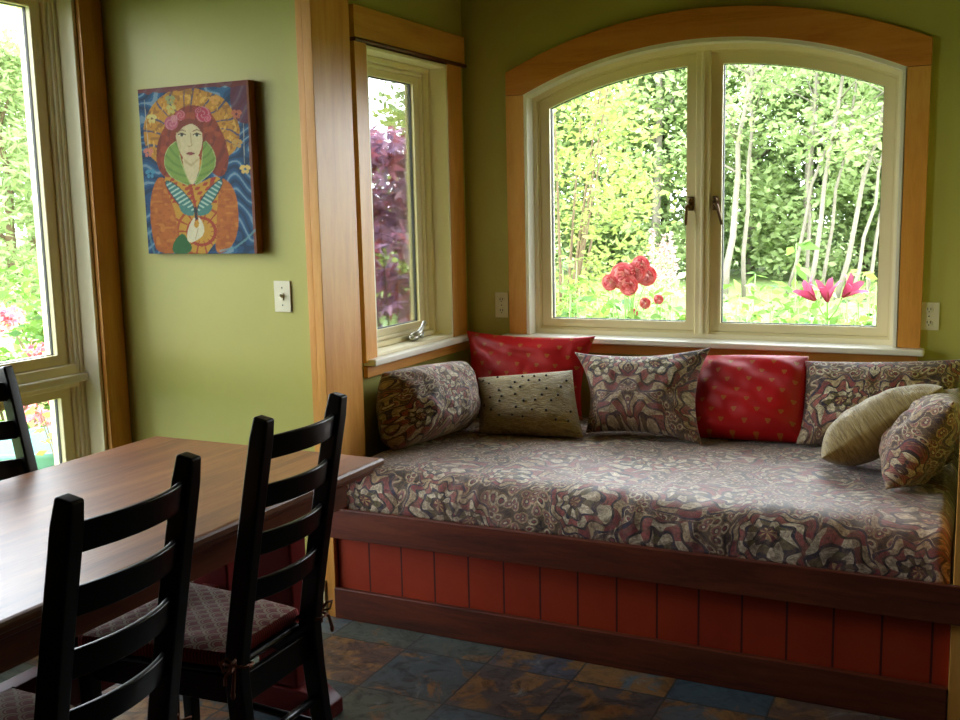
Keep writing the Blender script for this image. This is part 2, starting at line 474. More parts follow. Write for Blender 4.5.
# opening trim (cased opening into the alcove)
t = empty('trim_1', (-2.14, 3.08, 0), kind='structure')
def W(o, t):                                                   # keep world position under an offset parent
    o.location = o.location - t.location if not t.rotation_euler.z else o.location; return o
W(box('jamb', M['maple_z'], -2.153, -2.115, 3.074, 3.318, 0, 2.42, t), t)
W(box('edge_strip', M['maple_z'], -2.181, -2.1535, 3.076, 3.085, .138, 2.42, t), t)
t = empty('trim_2', (-.02, 3.08, 0), kind='structure')
W(box('jamb', M['maple_z'], -.035, -.001, 3.07, 3.318, 0, 2.42, t), t)
W(box('edge_strip', M['maple_z'], .001, .035, 3.068, 3.085, .138, 2.42, t), t)
ST('trim_3', M['maple_x'], -2.12, -.035, 3.07, 3.318, 2.385, 2.419)
ST('baseboard_back', M['base'], -3.085, -2.157, 3.066, 3.085, 0, .137, bevel=.003)
ST('baseboard_left', M['base'], -3.099, -3.08, -2.69, 3.084, 0, .137, bevel=.003)
ST('baseboard_right', M['base'], .001, 2.59, 3.066, 3.085, 0, .137, bevel=.003)

# ------------------------------------------------------------------ window_1 : arched pair of casements
w1 = empty('window_1', (XC, YB, .9), kind='structure')
def P1(o): o.location = (-XC, -YB, -.9); return o
mb = MB(); mb.box(-1.975, -1.885, 4.378, YB-.001, .918, 1.998); P1(mb.build('casing_leg', M['maple_z'], w1, .002))
mb = MB(); mb.box(-.297, -.207, 4.378, YB-.001, .918, 1.998); P1(mb.build('casing_leg', M['maple_z'], w1, .002))
a_out = arc(XC, .884, 2.10, 2.294); a_in = arc(XC, .795, 2.0, 2.174)
mb = MB(); xs = [-1.974+1.768*i/40 for i in range(41)]; low = []
xs = sorted(set(xs+[-1.885, -.295])); vs = []
for x in xs:
    zi = a_in(x) if -1.8851 <= x <= -.2949 else 2.0
    for y in (4.376, YB-.001): vs += [(x, y, max(zi, 2.0)), (x, y, a_out(x))]
fs = []
for i in range(len(xs)-1):
    b = i*4; fs += [(b, b+4, b+5, b+1), (b+2, b+3, b+7, b+6), (b+1, b+5, b+7, b+3), (b, b+2, b+6, b+4)]
fs += [(0, 1, 3, 2), tuple(len(vs)-4+k for k in (0, 2, 3, 1))]
mb.add(vs, fs); P1(mb.build('arch_casing', M['maple_arch_shaded'], w1, .002))
def off(fn, d): return lambda x: fn(x)-d
# lining (white jamb), frame, mullion
mb = MB(); ring_mesh(mb, arch_contour(-1.889, -.291, .906, off(a_open, .001)), arch_contour(-1.872, -.308, .917, off(a_open, .02)), 4.37+.008, 4.50)
P1(mb.build('jamb_lining', M['white2'], w1))
mb = MB(); ring_mesh(mb, arch_contour(-1.873, -.307, .916, off(a_open, .02)), arch_contour(-1.855, -.325, .938, off(a_open, .042)), 4.452, 4.53)
P1(mb.build('window_frame', M['white'], w1))
mb = MB(); ring_mesh(mb, arch_contour(-1.856, -.324, .937, off(a_open, .042)), arch_contour(-1.846, -.334, .948, off(a_open, .052)), 4.466, 4.53)
P1(mb.build('frame_stop', M['sash'], w1))
mb = MB(); mb.box(-1.123, -1.062, 4.452, 4.53, .936, a_open(XC)-.04); P1(mb.build('mullion', M['sash'], w1, .004))
mb = MB(); mb.box(-1.099, -1.085, 4.446, 4.454, .94, a_open(XC)-.045); P1(mb.build('mullion_bead', M['white'], w1, .003))
for xl, xr, gl, gr in ((-1.845, -1.124, -1.800, -1.167), (-1.061, -.335, -1.014, -.379)):
    so = empty('casement', kind='structure'); del so['kind']; so.parent = w1; so.location = (-XC, -YB, -.9)
    mb = MB(); ring_mesh(mb, arch_contour(xl, xr, .949, off(a_open, .053)), arch_contour(gl, gr, .985, off(a_open, .098)), 4.472, 4.522)
    mb.build('sash', M['sash'], so)
    mb = MB(); ring_mesh(mb, arch_contour(gl-.001, gr+.001, .984, off(a_open, .097)), arch_contour(gl+.003, gr-.003, .988, off(a_open, .1)), 4.49, 4.51)
    mb.build('gasket', M['gasket'], so)
    c = arch_contour(gl+.0025, gr-.0025, .9875, off(a_open, .0995))
    vs = [(x, 4.498, z) for x, z in c]+[(x, 4.502, z) for x, z in c]; n = len(c)
    MB().add(vs, [tuple(range(n)), tuple(range(2*n-1, n-1, -1))]+[(i, i+n, (i+1) % n+n, (i+1) % n) for i in range(n)]).build('pane', M['glass'], so)
    hx = xr-.022 if xl < -1.5 else xl+.022
    hb = MB(); hb.box(hx-.012, hx+.012, 4.458, 4.473, 1.47, 1.53).ball((hx, 4.455, 1.515), .012, 8).ball((hx, 4.455, 1.485), .012, 8)
    h = hb.build('lock_plate', M['bronze'], so, .003)
    s_ = -1 if xl < -1.5 else 1
    hb = MB(); hb.tube([(hx, 4.452, 1.5), (hx+(-.012 if s_ < 0 else .012), 4.44, 1.49), (hx+(-.014 if s_ < 0 else .034), 4.438, 1.41)], [.008, .007, .006])
    hb.build('lock_lever', M['bronze'], so, smooth=True)
mb = MB(); mb.box(-2.0, -.19, 4.33, 4.452, .891, .9165); P1(mb.build('window_sill', M['white2'], w1, .006))
mb = MB(); mb.box(-1.965, -.215, 4.375, YB-.001, .845, .890); P1(mb.build('apron', M['maple_x'], w1, .002))

# ------------------------------------------------------------------ window_2 : side casement in the alcove
w2 = empty('window_2', (XAL, 3.87, .9), kind='structure')
def P2(o): o.location = (-XAL, -3.87, -.9); return o
for a, b in ((3.447, 3.532), (4.208, 4.345)): P2(MB().box(XAL+.001, -2.178, a, b, .903, 2.14).build('casing_leg', M['maple_z'], w2, .002))
P2(MB().box(XAL+.001, -2.172, 3.44, 4.372, 2.152, 2.272).build('head_casing', M['maple_y'], w2, .002))
P2(MB().box(XAL+.001, -2.165, 3.436, 4.378, 2.138, 2.152).build('head_fillet', M['cherry_x'], w2, .003))
def frame_x(name, mat, x0, x1, ya, yb, za, zb, w, par, fn=P2, bevel=.003, wt=None, wb=None):
    wt = wt or w; wb = wb or w
    m = MB(); c0 = [(ya, za), (yb, za), (yb, zb), (ya, zb)]; c1 = [(ya+w, za+wb), (yb-w, za+wb), (yb-w, zb-wt), (ya+w, zb-wt)]
    vs = [(x, y, z) for x in (x0, x1) for c in (c0, c1) for y, z in c]; fs = []
    for i in range(4):
        j = (i+1) % 4; fs += [(i, j, 4+j, 4+i), (8+i, 12+i, 12+j, 8+j), (i, 8+i, 8+j, j), (4+i, 4+j, 12+j, 12+i)]
    m.add(vs, fs); return fn(m.build(name, mat, par, bevel))
frame_x('jamb_lining', M['white'], -2.34, -2.181, 3.531, 4.209, .916, 2.134, .014, w2)
frame_x('window_frame', M['sash'], -2.35, -2.262, 3.546, 4.194, .931, 2.119, .022, w2)
frame_x('frame_stop', M['white'], -2.35, -2.285, 3.569, 4.171, .954, 2.096, .016, w2)
so = empty('casement'); so.parent = w2; so.location = (-XAL, -3.87, -.9)
idf = lambda o: o
frame_x('sash', M['sash'], -2.345, -2.298, 3.586, 4.154, .962, 2.08, .046, so, idf, wt=.03, wb=.036)
frame_x('gasket', M['gasket'], -2.326, -2.314, 3.631, 4.109, .997, 2.051, .004, so, idf, 0)
MB().box(-2.322, -2.318, 3.632, 4.108, .998, 2.05).build('pane', M['glass'], so)
P2(MB().box(-2.262, -2.145, 3.462, 4.372, .888, .916).add([], []).build('window_sill', M['white2'], w2, .006))
P2(MB().box(-2.262, -2.236, 3.56, 4.18, .9165, .931).build('sill_step', M['white'], w2, .004))
P2(MB().box(XAL+.001, -2.178, 3.455, 4.36, .842, .887).build('apron', M['maple_y'], w2, .002))
cr = MB(); cr.ball((-2.232, 3.93, .945), .022, 10, (.9, 1.8, .7)); cr.tube([(-2.225, 3.90, .955), (-2.215, 3.95, .968), (-2.222, 3.99, .985), (-2.225, 4.015, 1.005)], [.012, .011, .008, .009])
cr.tube([(-2.215, 3.965, .945), (-2.225, 4.0, .958)], [.009, .006])
P2(cr.build('crank_handle', M['silver'], w2, smooth=True))

# ------------------------------------------------------------------ window_3 : tall window in the dining wall
w3 = empty('window_3', (XL, 1.8, 0), kind='structure')
def P3(o): o.location = (-XL, -1.8, 0); return o
for a, b in ((2.972, 3.080), (1.34, 1.448)): P3(MB().box(XL+.001, XL+.021, a, b, .14, 2.47).build('casing_leg', M['maple_z'], w3, .002))
P3(MB().box(XL+.001, XL+.024, 1.33, 3.08, 2.362, 2.48).build('head_casing', M['maple_y'], w3, .002))
frame_x('jamb_lining', M['white'], -3.29, XL-.0, 1.452, 2.971, .282, 2.358, .016, w3, P3)
frame_x('window_frame', M['sash'], -3.29, -3.178, 1.468, 2.955, .298, 2.342, .016, w3, P3)
frame_x('frame_stop', M['white'], -3.29, -3.186, 1.484, 2.939, .314, 2.326, .014, w3, P3)
frame_x('frame_bead', M['sash'], -3.29, -3.196, 1.498, 2.925, .328, 2.312, .014, w3, P3)
P3(MB().box(-3.29, -3.186, 1.49, 2.926, .84, .93).build('transom_bar', M['white'], w3, .005))
P3(MB().box(-3.2, -3.158, 1.49, 2.955, .862, .893).build('transom_lip', M['white2'], w3, .006))
for (za, zb) in ((.932, 2.31), (.33, .838)):
    so = empty('casement'); so.parent = w3; so.location = (-XL, -1.8, 0)
    frame_x('sash', M['sash'], -3.28, -3.212, 1.512, 2.911, za, zb, .050, so, idf, wb=.04, wt=.035)
    frame_x('gasket', M['gasket'], -3.25, -3.236, 1.561, 2.862, za+.039, zb-.034, .003, so, idf, 0)
    MB().box(-3.244, -3.24, 1.562, 2.861, za+.04, zb-.035).build('pane', M['glass'], so)
P3(MB().box(XL-.02, XL+.03, 1.35, 3.05, .25, .279).build('window_sill', M['white2'], w3, .005))


# ------------------------------------------------------------------ window seat
seat = empty('window_seat', (-1.08, 3.7, 0), 0, 'built-in window seat with cherry rails and red-orange beadboard front panel', 'bench')
def PS(o): o.location = (1.08, -3.7, 0); return o
PS(MB().box(-2.118, -.037, 3.092, 3.11, .10, .40).build('front_panel', M['panel'], seat))
seat.children[0].location = (1.08, -3.7, 0)
PS(MB().box(-2.132, 0.012, 3.046, 3.066, .317, .43).build('top_rail', M['cherry_x'], seat, .004))
PS(MB().box(-2.118, -.037, 3.068, 3.091, 0, .117).build('base_rail', M['cherry_x'], seat, .004))
PS(MB().box(-2.118, -.037, 3.112, 4.395, .375, .40).build('seat_deck', M['cherry_x'], seat))

def pnoise(x, y, z, s): return noise.noise(Vector((x*s, y*s, z*s)))
def grid_obj(name, mat, fn, nu, nv, parent=None, uvfn=None, close=False):
    vs = []; uv = []
    for j in range(nv+1):
        for i in range(nu+1):
            p, q = fn(i/nu, j/nv); vs.append(tuple(p)); uv.append(q)
    fs = [(j*(nu+1)+i, j*(nu+1)+i+1, (j+1)*(nu+1)+i+1, (j+1)*(nu+1)+i) for j in range(nv) for i in range(nu)]
    me = bpy.data.meshes.new(name); me.from_pydata(vs, [], fs); me.materials.append(mat)
    ul = me.uv_layers.new(name='UVMap')
    li = np.zeros(len(me.loops), dtype=np.int32); me.loops.foreach_get('vertex_index', li)
    ul.data.foreach_set('uv', np.array(uv, dtype=np.float32)[li].ravel())
    me.polygons.foreach_set('use_smooth', [True]*len(me.polygons))
    o = bpy.data.objects.new(name, me); link(o, parent); return o

# mattress : closed cross-section swept along x
X0, X1, YM0, YM1, ZM0, ZM1 = -2.112, -.045, 3.105, 4.36, .402, .562
prof = []                                                     # (y,z) from bottom front, over the top, to bottom back
r = .09
for k in range(5): prof.append((YM0+.01, ZM0+(ZM1-r-ZM0)*k/4))
for k in range(1, 9):
    a = PI/2*k/8; prof.append((YM0+.01+r*1.4*(1-math.cos(a)), ZM1-r+r*math.sin(a)))
for k in range(1, 61): prof.append((YM0+.01+r*1.4+(YM1-.04-YM0-.01-r*1.4)*k/60, ZM1))
for k in range(1, 5):
    a = PI/2*k/4; prof.append((YM1-.04+.04*math.sin(a), ZM1-.04+.04*math.cos(a)))
prof.append((YM1, ZM0)); prof.append(((YM0+YM1)/2, ZM0)); prof.append(prof[0])
arcl = [0]
for a, b in zip(prof, prof[1:]): arcl.append(arcl[-1]+math.hypot(a[0]-b[0], a[1]-b[1]))
NX = 180
def mfn(u, v):
    k = min(int(round(v*(len(prof)-1))), len(prof)-1); y, z = prof[k]
    x = X0+(X1-X0)*u
    e = min(u, 1-u)*(X1-X0); sq = 1-max(0, (.035-e)/.035)**2*.30  # rounded ends
    yc, zc = (YM0+YM1)/2, ZM0
    y2 = yc+(y-yc)*(1-(1-sq)*.06); z2 = zc+(z-zc)*(sq)
    if z > ZM0+.02:
        w = pnoise(x, y, 3, 3.2)*.010+pnoise(x*2.5, y, 7, 9)*.005+pnoise(x, y*2, 1, 22)*.0022
        z2 += w*min(1, (z-ZM0)/.1)
        if y < YM0+.25: y2 += (pnoise(x, z, 5, 5)*.012+pnoise(x*3, z, 9, 10)*.005)*(1 if y > YM0-.1 else 0); y2 = max(y2, 3.072)
    return (x, y2, z2), (x-X0, arcl[k])
mt = grid_obj('mattress', M['paisley_bed'], mfn, NX, len(prof)-1)
# close the two ends
bm = bmesh.new(); bm.from_mesh(mt.data); bmesh.ops.remove_doubles(bm, verts=bm.verts, dist=.0005)
bmesh.ops.holes_fill(bm, edges=[e for e in bm.edges if e.is_boundary], sides=0)
bmesh.ops.recalc_face_normals(bm, faces=bm.faces); bm.to_mesh(mt.data); bm.free()
tag(mt, 'long seat mattress in maroon, navy and cream paisley on the window seat', 'mattress')

# ------------------------------------------------------------------ cushions
def pillow(name, mat, BL, BR, TR, TL, t, seed, label, cat='cushion', group=None, k=.07, wr=.008, nu=46, nv=40, full=.42, uvo=(0, 0), sag=0.0, wdir=(1, 1)):
    BL, BR, TR, TL = map(Vector, (BL, BR, TR, TL))
    cen = (BL+BR+TR+TL)/4; n = ((BR-BL)+(TR-TL)).cross((TL-BL)+(TR-BR)).normalized()
    w = ((BR-BL).length+(TR-TL).length)/2; h = ((TL-BL).length+(TR-BR).length)/2
    vs = []; uv = []; fs = []
    base = min(BL.z, BR.z)
    for s in (1, -1):
        b0 = len(vs)
        for j in range(nv+1):
            for i in range(nu+1):
                a = -math.cos(PI*i/nu) if False else 2*i/nu-1; b = 2*j/nv-1
                a = math.sin(a*PI/2)*.45+a*.55; b = math.sin(b*PI/2)*.45+b*.55
                ap = a*(1-k*(1-b*b)); bp = b*(1-k*(1-a*a))
                fu, fv = (ap+1)/2, (bp+1)/2
                p = BL.lerp(BR, fu).lerp(TL.lerp(TR, fu), fv)
                hh = max((1-a**4)*(1-b**4), 0)**.5*max((1-a*a)*(1-b*b), 0)**(full-.25)
                bot = 1+.18*(-b)                               # stuffing settles downwards
                p = p+n*s*t/2*hh*bot
                edge = (1-abs(a)**6)*(1-abs(b)**6)
                q = (a*w*wdir[0], b*h*wdir[1], seed*3.1+s)
                fold = noise.noise(Vector((q[0]*9, q[1]*9, q[2])))*wr + (abs(noise.noise(Vector((q[0]*16+b*2, q[1]*5, q[2]+5))))-.2)*wr*.9
                rad = 1 - min(1, math.hypot(1-abs(a), 1-abs(b))/.7)  # folds radiate from corners
                fold += math.sin(math.atan2(1-abs(b)+.02, 1-abs(a)+.02)*11+seed)*wr*.55*rad
                if mat is M['silk']: fold = fold*.35+wr*.55*math.sin((a*2.0+b*3.4)*2.6+seed+2.5*noise.noise(Vector((a*1.5, b*1.5, seed))))
                p = p+n*s*fold*edge
                if p.z < base-.004: p.z = base-.004+(p.z-base+.004)*.15
                vs.append(tuple(p-cen)); uv.append((ap*w/2+uvo[0], bp*h/2+uvo[1]))
        for j in range(nv):
            for i in range(nu):
                f = (b0+j*(nu+1)+i, b0+j*(nu+1)+i+1, b0+(j+1)*(nu+1)+i+1, b0+(j+1)*(nu+1)+i)
                fs.append(f if s == 1 else f[::-1])
    me = bpy.data.meshes.new(name); me.from_pydata(vs, [], fs); me.materials.append(mat)
    ul = me.uv_layers.new(name='UVMap'); li = np.zeros(len(me.loops), dtype=np.int32); me.loops.foreach_get('vertex_index', li)
    ul.data.foreach_set('uv', np.array(uv, dtype=np.float32)[li].ravel())
    bm = bmesh.new(); bm.from_mesh(me); bmesh.ops.remove_doubles(bm, verts=bm.verts, dist=.0004); bm.to_mesh(me); bm.free()
    me.polygons.foreach_set('use_smooth', [True]*len(me.polygons))
    o = bpy.data.objects.new(name, me); link(o); o.location = cen
    tag(o, label, cat, group)
    return o, (BL-cen, BR-cen, TR-cen, TL-cen, n, w, h)

pillow('cushion', M['paisley'], (-2.03, 3.40, .575), (-1.95, 3.88, .575), (-2.06, 4.06, .83), (-2.12, 3.47, .865), .30, 1,
       'plump rounded paisley cushion propped against the wall beneath the narrow side window', k=-.03, full=.34, uvo=(.3, .1), wr=.012)
pillow('cushion', M['silk'], (-2.10, 4.13, .575), (-1.54, 4.17, .575), (-1.515, 4.275, .935), (-2.145, 4.27, .94), .13, 2,
       'shiny red gold-dotted cushion in the corner, half hidden behind the small tan cushion', k=.10, wr=.012, uvo=(.02, .05))
c3, (BL, BR, TR, TL, n3, w3_, h3_) = pillow('cushion', M['tan'], (-1.865, 3.80, .572), (-1.43, 3.885, .568), (-1.535, 4.04, .818), (-1.945, 3.97, .775), .15, 3,
       'small tan ribbed cushion dotted with dark beads, upright in front of red cushion', k=.035, wr=.004, full=.38)
pillow('cushion', M['paisley_mirror'], (-1.45, 3.96, .57), (-.955, 3.93, .565), (-.98, 4.17, .92), (-1.575, 4.17, .875), .19, 4,
       'paisley cushion with pointed corners and central medallion, beneath the window middle post', k=.17, wr=.010, uvo=(.03, -.06))
pillow('cushion', M['silk'], (-1.05, 4.04, .57), (-.59, 4.08, .57), (-.61, 4.265, .885), (-1.04, 4.265, .87), .17, 5,
       'shiny red gold-dotted cushion standing upright between two paisley cushions', k=.0, wr=.012, uvo=(.04, .0), full=.32)
pillow('cushion', M['paisley_mirror'], (-.62, 4.05, .572), (-.08, 4.07, .572), (-.04, 4.26, .90), (-.62, 4.235, .87), .16, 6,
       'wide paisley cushion upright against the wall, half covered by the slanting tan cushion', k=.05, wr=.012, uvo=(.02, .06))
pillow('cushion', M['tan'], (-.497, 3.836, .574), (-.467, 3.604, .630), (-.100, 3.742, .876), (-.108, 3.978, .834), .19, 7,
       'tan ribbed cushion lying at a slant against the paisley cushion by the post', k=.0, wr=.006, full=.62)
pillow('cushion', M['paisley'], (-.25, 3.47, .575), (-.22, 4.0, .575), (-.055, 3.95, .84), (-.06, 3.45, .88), .20, 8,
       'shadowed paisley cushion beneath the slanting tan one, next to the opening post', k=.06, wr=.014, uvo=(.5, .7))
# beads on the first tan cushion
rng = random.Random(5); spots = []
for j in range(7):
    for i in range(7):
        a = -.82+i*.27+(.13 if j % 2 else 0)+rng.uniform(-.05, .05); b = -.66+j*.24+rng.uniform(-.05, .05)
        if abs(a) < .9 and abs(b) < .9 and (i*3+j*5) % 4: spots.append((a, b))
proto = None
for a, b in spots:
    fu, fv = (a*(1-.035*(1-b*b))+1)/2, (b*(1-.035*(1-a*a))+1)/2
    p = BL.lerp(BR, fu).lerp(TL.lerp(TR, fu), fv)
    hh = ((1-a**4)*(1-b**4))**.5*((1-a*a)*(1-b*b))**(.38-.25)
    p = p+n3*(-1 if n3.y > 0 else 1)*(.075*hh*(1-.18*b)+.002)
    if proto is None: proto = MB().ball((0, 0, 0), .0055, 8).build('bead', M['bead'], c3, smooth=True); q = proto
    else: q = proto.copy(); C.objects.link(q); q.parent = c3
    q.location = p

# ------------------------------------------------------------------ wall plates
def plate(kind, x0, x1, z0, z1, y, label, cat):
    o = empty(kind, ((x0+x1)/2, y, (z0+z1)/2), 0, label, cat)
    w, h = (x1-x0)/2, (z1-z0)/2
    MB().box(-w, w, -.006, -.0005, -h, h).build('cover_plate', M['plastic'], o, .002)
    if cat == 'switch':
        MB().box(-.006, .006, -.010, -.006, -.014, .014).build('switch_slot', M['plastic'], o, .001)
        MB().add([(-.004,-.008,-.006),(.004,-.008,-.006),(.004,-.008,.006),(-.004,-.008,.006),(-.003,-.024,.004),(.003,-.024,.004),(.003,-.024,.012),(-.003,-.024,.012)],
                 [(0,1,2,3),(4,7,6,5),(0,4,5,1),(1,5,6,2),(2,6,7,3),(3,7,4,0)]).build('toggle', M['plastic'], o, .001)
        for z in (-.032, .032): MB().ball((0, -.006, z), .003, 8, (1, .4, 1)).build('screw', M['slot'], o, smooth=True)
    else:
        for z in (-.026, .026):
            s = MB().ball((0, -.006, z), .016, 16, (1, .12, .85)).build('socket', M['plastic'], o, smooth=True)
            mm = MB(); mm.box(-.007, -.0045, -.0095, -.0075, z-.002, z+.008); mm.box(.0045, .007, -.0095, -.0075, z-.002, z+.008); mm.ball((0, -.008, z-.008), .0025, 6)
            mm.build('slot', M['slot'], s)
        MB().ball((0, -.006, 0), .003, 8, (1, .4, 1)).build('screw', M['slot'], o, smooth=True)
plate('light_switch', -2.333, -2.260, 1.14, 1.254, YF, 'cream toggle light switch on green wall beside the framed opening', 'switch')
plate('wall_outlet', -2.054, -1.987, .990, 1.108, YB, 'cream wall outlet between the arched window and the alcove corner', 'outlet')
plate('wall_outlet', -.217, -.143, .989, 1.098, YB, 'cream wall outlet above the wide paisley cushion, beside the arched window frame', 'outlet')

# ------------------------------------------------------------------ painting on the wall
def poly_mask(X, Y, pts):
    ins = np.zeros(X.shape, bool); n = len(pts); j = n-1
    for i in range(n):
        xi, yi = pts[i]; xj, yj = pts[j]
        with np.errstate(divide='ignore', invalid='ignore'):
            c = ((yi > Y) != (yj > Y)) & (X < (xj-xi)*(Y-yi)/((yj-yi) if yj != yi else 1e-9)+xi)
        ins ^= c; j = i
    return ins
def smooth_poly(pts, it=2):
    for _ in range(it):
        q = []
        for a, b in zip(pts, pts[1:]+pts[:1]):
            q += [(a[0]*.75+b[0]*.25, a[1]*.75+b[1]*.25), (a[0]*.25+b[0]*.75, a[1]*.25+b[1]*.75)]
        pts = q
    return pts
def ell(X, Y, cx, cy, rx, ry, rot=0):
    c, s = math.cos(rot), math.sin(rot); dx, dy = X-cx, Y-cy
    return ((dx*c+dy*s)/rx)**2+((-dx*s+dy*c)/ry)**2
def seg(X, Y, pts):
    d = np.full(X.shape, 1e9)
    for (ax, ay), (bx, by) in zip(pts, pts[1:]):
        L = (bx-ax)**2+(by-ay)**2+1e-9; t_ = np.clip(((X-ax)*(bx-ax)+(Y-ay)*(by-ay))/L, 0, 1)
        d = np.minimum(d, np.hypot(X-ax-t_*(bx-ax), Y-ay-t_*(by-ay)))
    return d
def make_painting():
    x0, x1, z0, z1, y = -2.89, -2.372, 1.354, 1.970, 3.046
    o = empty('painting', ((x0+x1)/2, 3.084, z0), 0, 'painting on green wall of red-haired woman holding a blue butterfly', 'painting')
    cx = (x0+x1)/2; hw = (x1-x0)/2; H = z1-z0
    MB().box(-hw, hw, y-3.084, 0, 0, H).build('canvas', M['canvas_side'], o, .004)
    NU, NV = 210, 250
    u, v = np.meshgrid(np.linspace(0, 1, NU+1), np.linspace(0, 1, NV+1))
    TL_, TR_, BL_, BR_ = (28, 72), (460, 38), (68, 697), (478, 695)
    X = (TL_[0]*(1-u)+TR_[0]*u)*v+(BL_[0]*(1-u)+BR_[0]*u)*(1-v)
    Y = (TL_[1]*(1-u)+TR_[1]*u)*v+(BL_[1]*(1-u)+BR_[1]*u)*(1-v)
    rs = np.random.RandomState(3)
    def vn(sx, sy, seed):                                       # smooth value noise over the canvas
        r_ = np.random.RandomState(seed); g = r_.rand(int(sy)+2, int(sx)+2)
        a = u*sx; b = v*sy; i = a.astype(int); j = b.astype(int); fa = a-i; fb = b-j; fa = fa*fa*(3-2*fa); fb = fb*fb*(3-2*fb)
        return (g[j, i]*(1-fa)+g[j, i+1]*fa)*(1-fb)+(g[j+1, i]*(1-fa)+g[j+1, i+1]*fa)*fb
    img = np.zeros(X.shape+(3,))
    def put(mask, col, a=1.0):
        c = np.array(lin(col)[:3]); m_ = (mask*a)[..., None]; img[:] = img*(1-m_)+c*m_
    wv = np.sin(Y*.10+X*.05+vn(6, 8, 1)*14)
    put(np.ones(X.shape), '#1e4a72'); put(wv > .4, '#2f6690', .8); put(wv > .88, '#8aa6b4', .7); put(wv < -.7, '#15304e', .8)
    tw = X+vn(8, 8, 9)*14; th = Y+vn(8, 8, 10)*14
    # golden crown of leaves with dark branches
    put(ell(tw, th, 243, 235, 185, 165) < 1, '#c98a2a')
    ang = np.arctan2(230-Y, X-243); rr = np.hypot(X-243, Y-230)
    br = np.abs(np.sin(ang*9+rr*.012+vn(10, 10, 4)*2)) < .24
    put((ell(tw, th, 243, 235, 185, 165) < 1) & br & (rr > 90), '#34466a', .9)
    put((ell(tw, th, 243, 235, 185, 165) < 1) & (vn(40, 50, 5) > .68), '#8a5a24', .7)
    put((ell(tw, th, 243, 235, 175, 150) < 1) & (vn(50, 50, 6) > .74), '#e6b24c', .8)
    put((Y > 300), '#1e4a72', 0)
    put((ell(X, Y, 445, 105, 50, 85) < 1+.4*vn(9, 9, 8)), '#6a2432', .8)
    put((Y < 84-(X-28)*.075+10*vn(20, 3, 3)), '#7a3324', .85)
    put(X > 452+ (Y-38)*.027, '#8a4a24', .9)
    # sleeves and bodice
    orange = '#b8641e'
    for pts in ([(115, 395), (90, 430), (74, 500), (78, 590), (88, 650), (105, 695), (195, 697), (192, 600), (175, 500), (150, 420)],
                [(345, 400), (385, 420), (412, 480), (416, 580), (400, 650), (365, 690), (325, 697), (330, 600), (335, 500)]):
        mk = poly_mask(X, Y, smooth_poly(pts)); put(mk, orange); put(mk & (vn(30, 60, 11) > .6), '#a4521a', .7); put(mk & (vn(20, 50, 12) > .75), '#cf7f2c', .7)
    mk = poly_mask(X, Y, smooth_poly([(128, 405), (150, 395), (240, 440), (330, 395), (355, 410), (335, 500), (330, 697), (185, 697), (182, 560), (150, 470)], 1))
    put(mk, '#c8922a')
    a2 = np.arctan2(Y-610, X-275); r2 = np.hypot(X-275, Y-610)
    put(mk & (np.abs(np.sin(a2*7)) < .28) & (r2 > 36), '#a43a1e', .95); put(mk & (np.abs(r2-52) < 6), '#a43a1e'); put(mk & (np.abs(r2-92) < 5), '#a8481e')
    put(mk & (Y < 500) & (np.sin(X*.16+Y*.1)*np.sin(Y*.18) > .25), '#a8341e', .95)
    # hair
    hair = poly_mask(X, Y, smooth_poly([(240, 128), (190, 145), (150, 190), (118, 240), (100, 300), (105, 360), (128, 400), (165, 405), (250, 300), (330, 400), (365, 400), (385, 340), (375, 270), (350, 210), (320, 160), (285, 135)]))
    put(hair, '#8e3516'); put(hair & (np.sin(X*.20+Y*.05+vn(5, 5, 7)*8) > .55), '#6f2610', .8); put(hair & (vn(20, 30, 13) > .72), '#a84a22', .7)
    # collar
    for pts in ([(188, 258), (150, 285), (132, 325), (136, 372), (165, 408), (243, 443), (215, 380), (196, 320)],
                [(290, 255), (322, 290), (336, 330), (330, 372), (295, 405), (243, 443), (275, 370), (282, 310)]):
        mk = poly_mask(X, Y, smooth_poly(pts, 1)); put(mk, '#7f9c42'); put(mk & (np.sin(ell(X, Y, 240, 250, 9, 9)**.5*2.0) > .5), '#5f7f34', .7)
        put(mk & (seg(X, Y, pts) < 4), '#b4c078', .7)
    skin = '#d8c598'
    put(poly_mask(X, Y, smooth_poly([(208, 310), (270, 310), (272, 360), (262, 400), (243, 438), (222, 400), (205, 345)], 1)), skin)
    put(poly_mask(X, Y, [(212, 330), (238, 352), (268, 328), (268, 338), (240, 362), (212, 345)]), '#b39a6a', .6)
    face = poly_mask(X, Y, smooth_poly([(233, 192), (268, 205), (286, 235), (284, 280), (268, 322), (240, 344), (218, 338), (196, 310), (183, 270), (180, 232), (198, 204)]))
    put(face, skin); put(face & (X < 200), '#bfa878', .5)
    # parted fringe
    put(poly_mask(X, Y, smooth_poly([(236, 178), (205, 188), (178, 225), (186, 238), (205, 214), (240, 198), (266, 210), (286, 240), (292, 226), (274, 192)], 1)), '#7f2e14')
    for ex in (204, 263):
        put(ell(X, Y, ex, 242, 13, 6) < 1, '#e6dcb8'); put(ell(X, Y, ex, 242, 6, 6) < 1, '#2e3a2a'); put(seg(X, Y, [(ex-14, 241), (ex, 235), (ex+14, 241)]) < 2.2, '#4a3020')
        put(seg(X, Y, [(ex-15, 228), (ex, 222), (ex+15, 228)]) < 2.2, '#7a4a2a', .8)
    put(seg(X, Y, [(238, 236), (240, 262), (243, 282), (232, 286), (226, 282)]) < 2, '#a5885a', .8)
    put(ell(X, Y, 237, 312, 16, 6) < 1, '#9a4a44'); put(seg(X, Y, [(221, 312), (253, 312)]) < 1.3, '#5e2426')
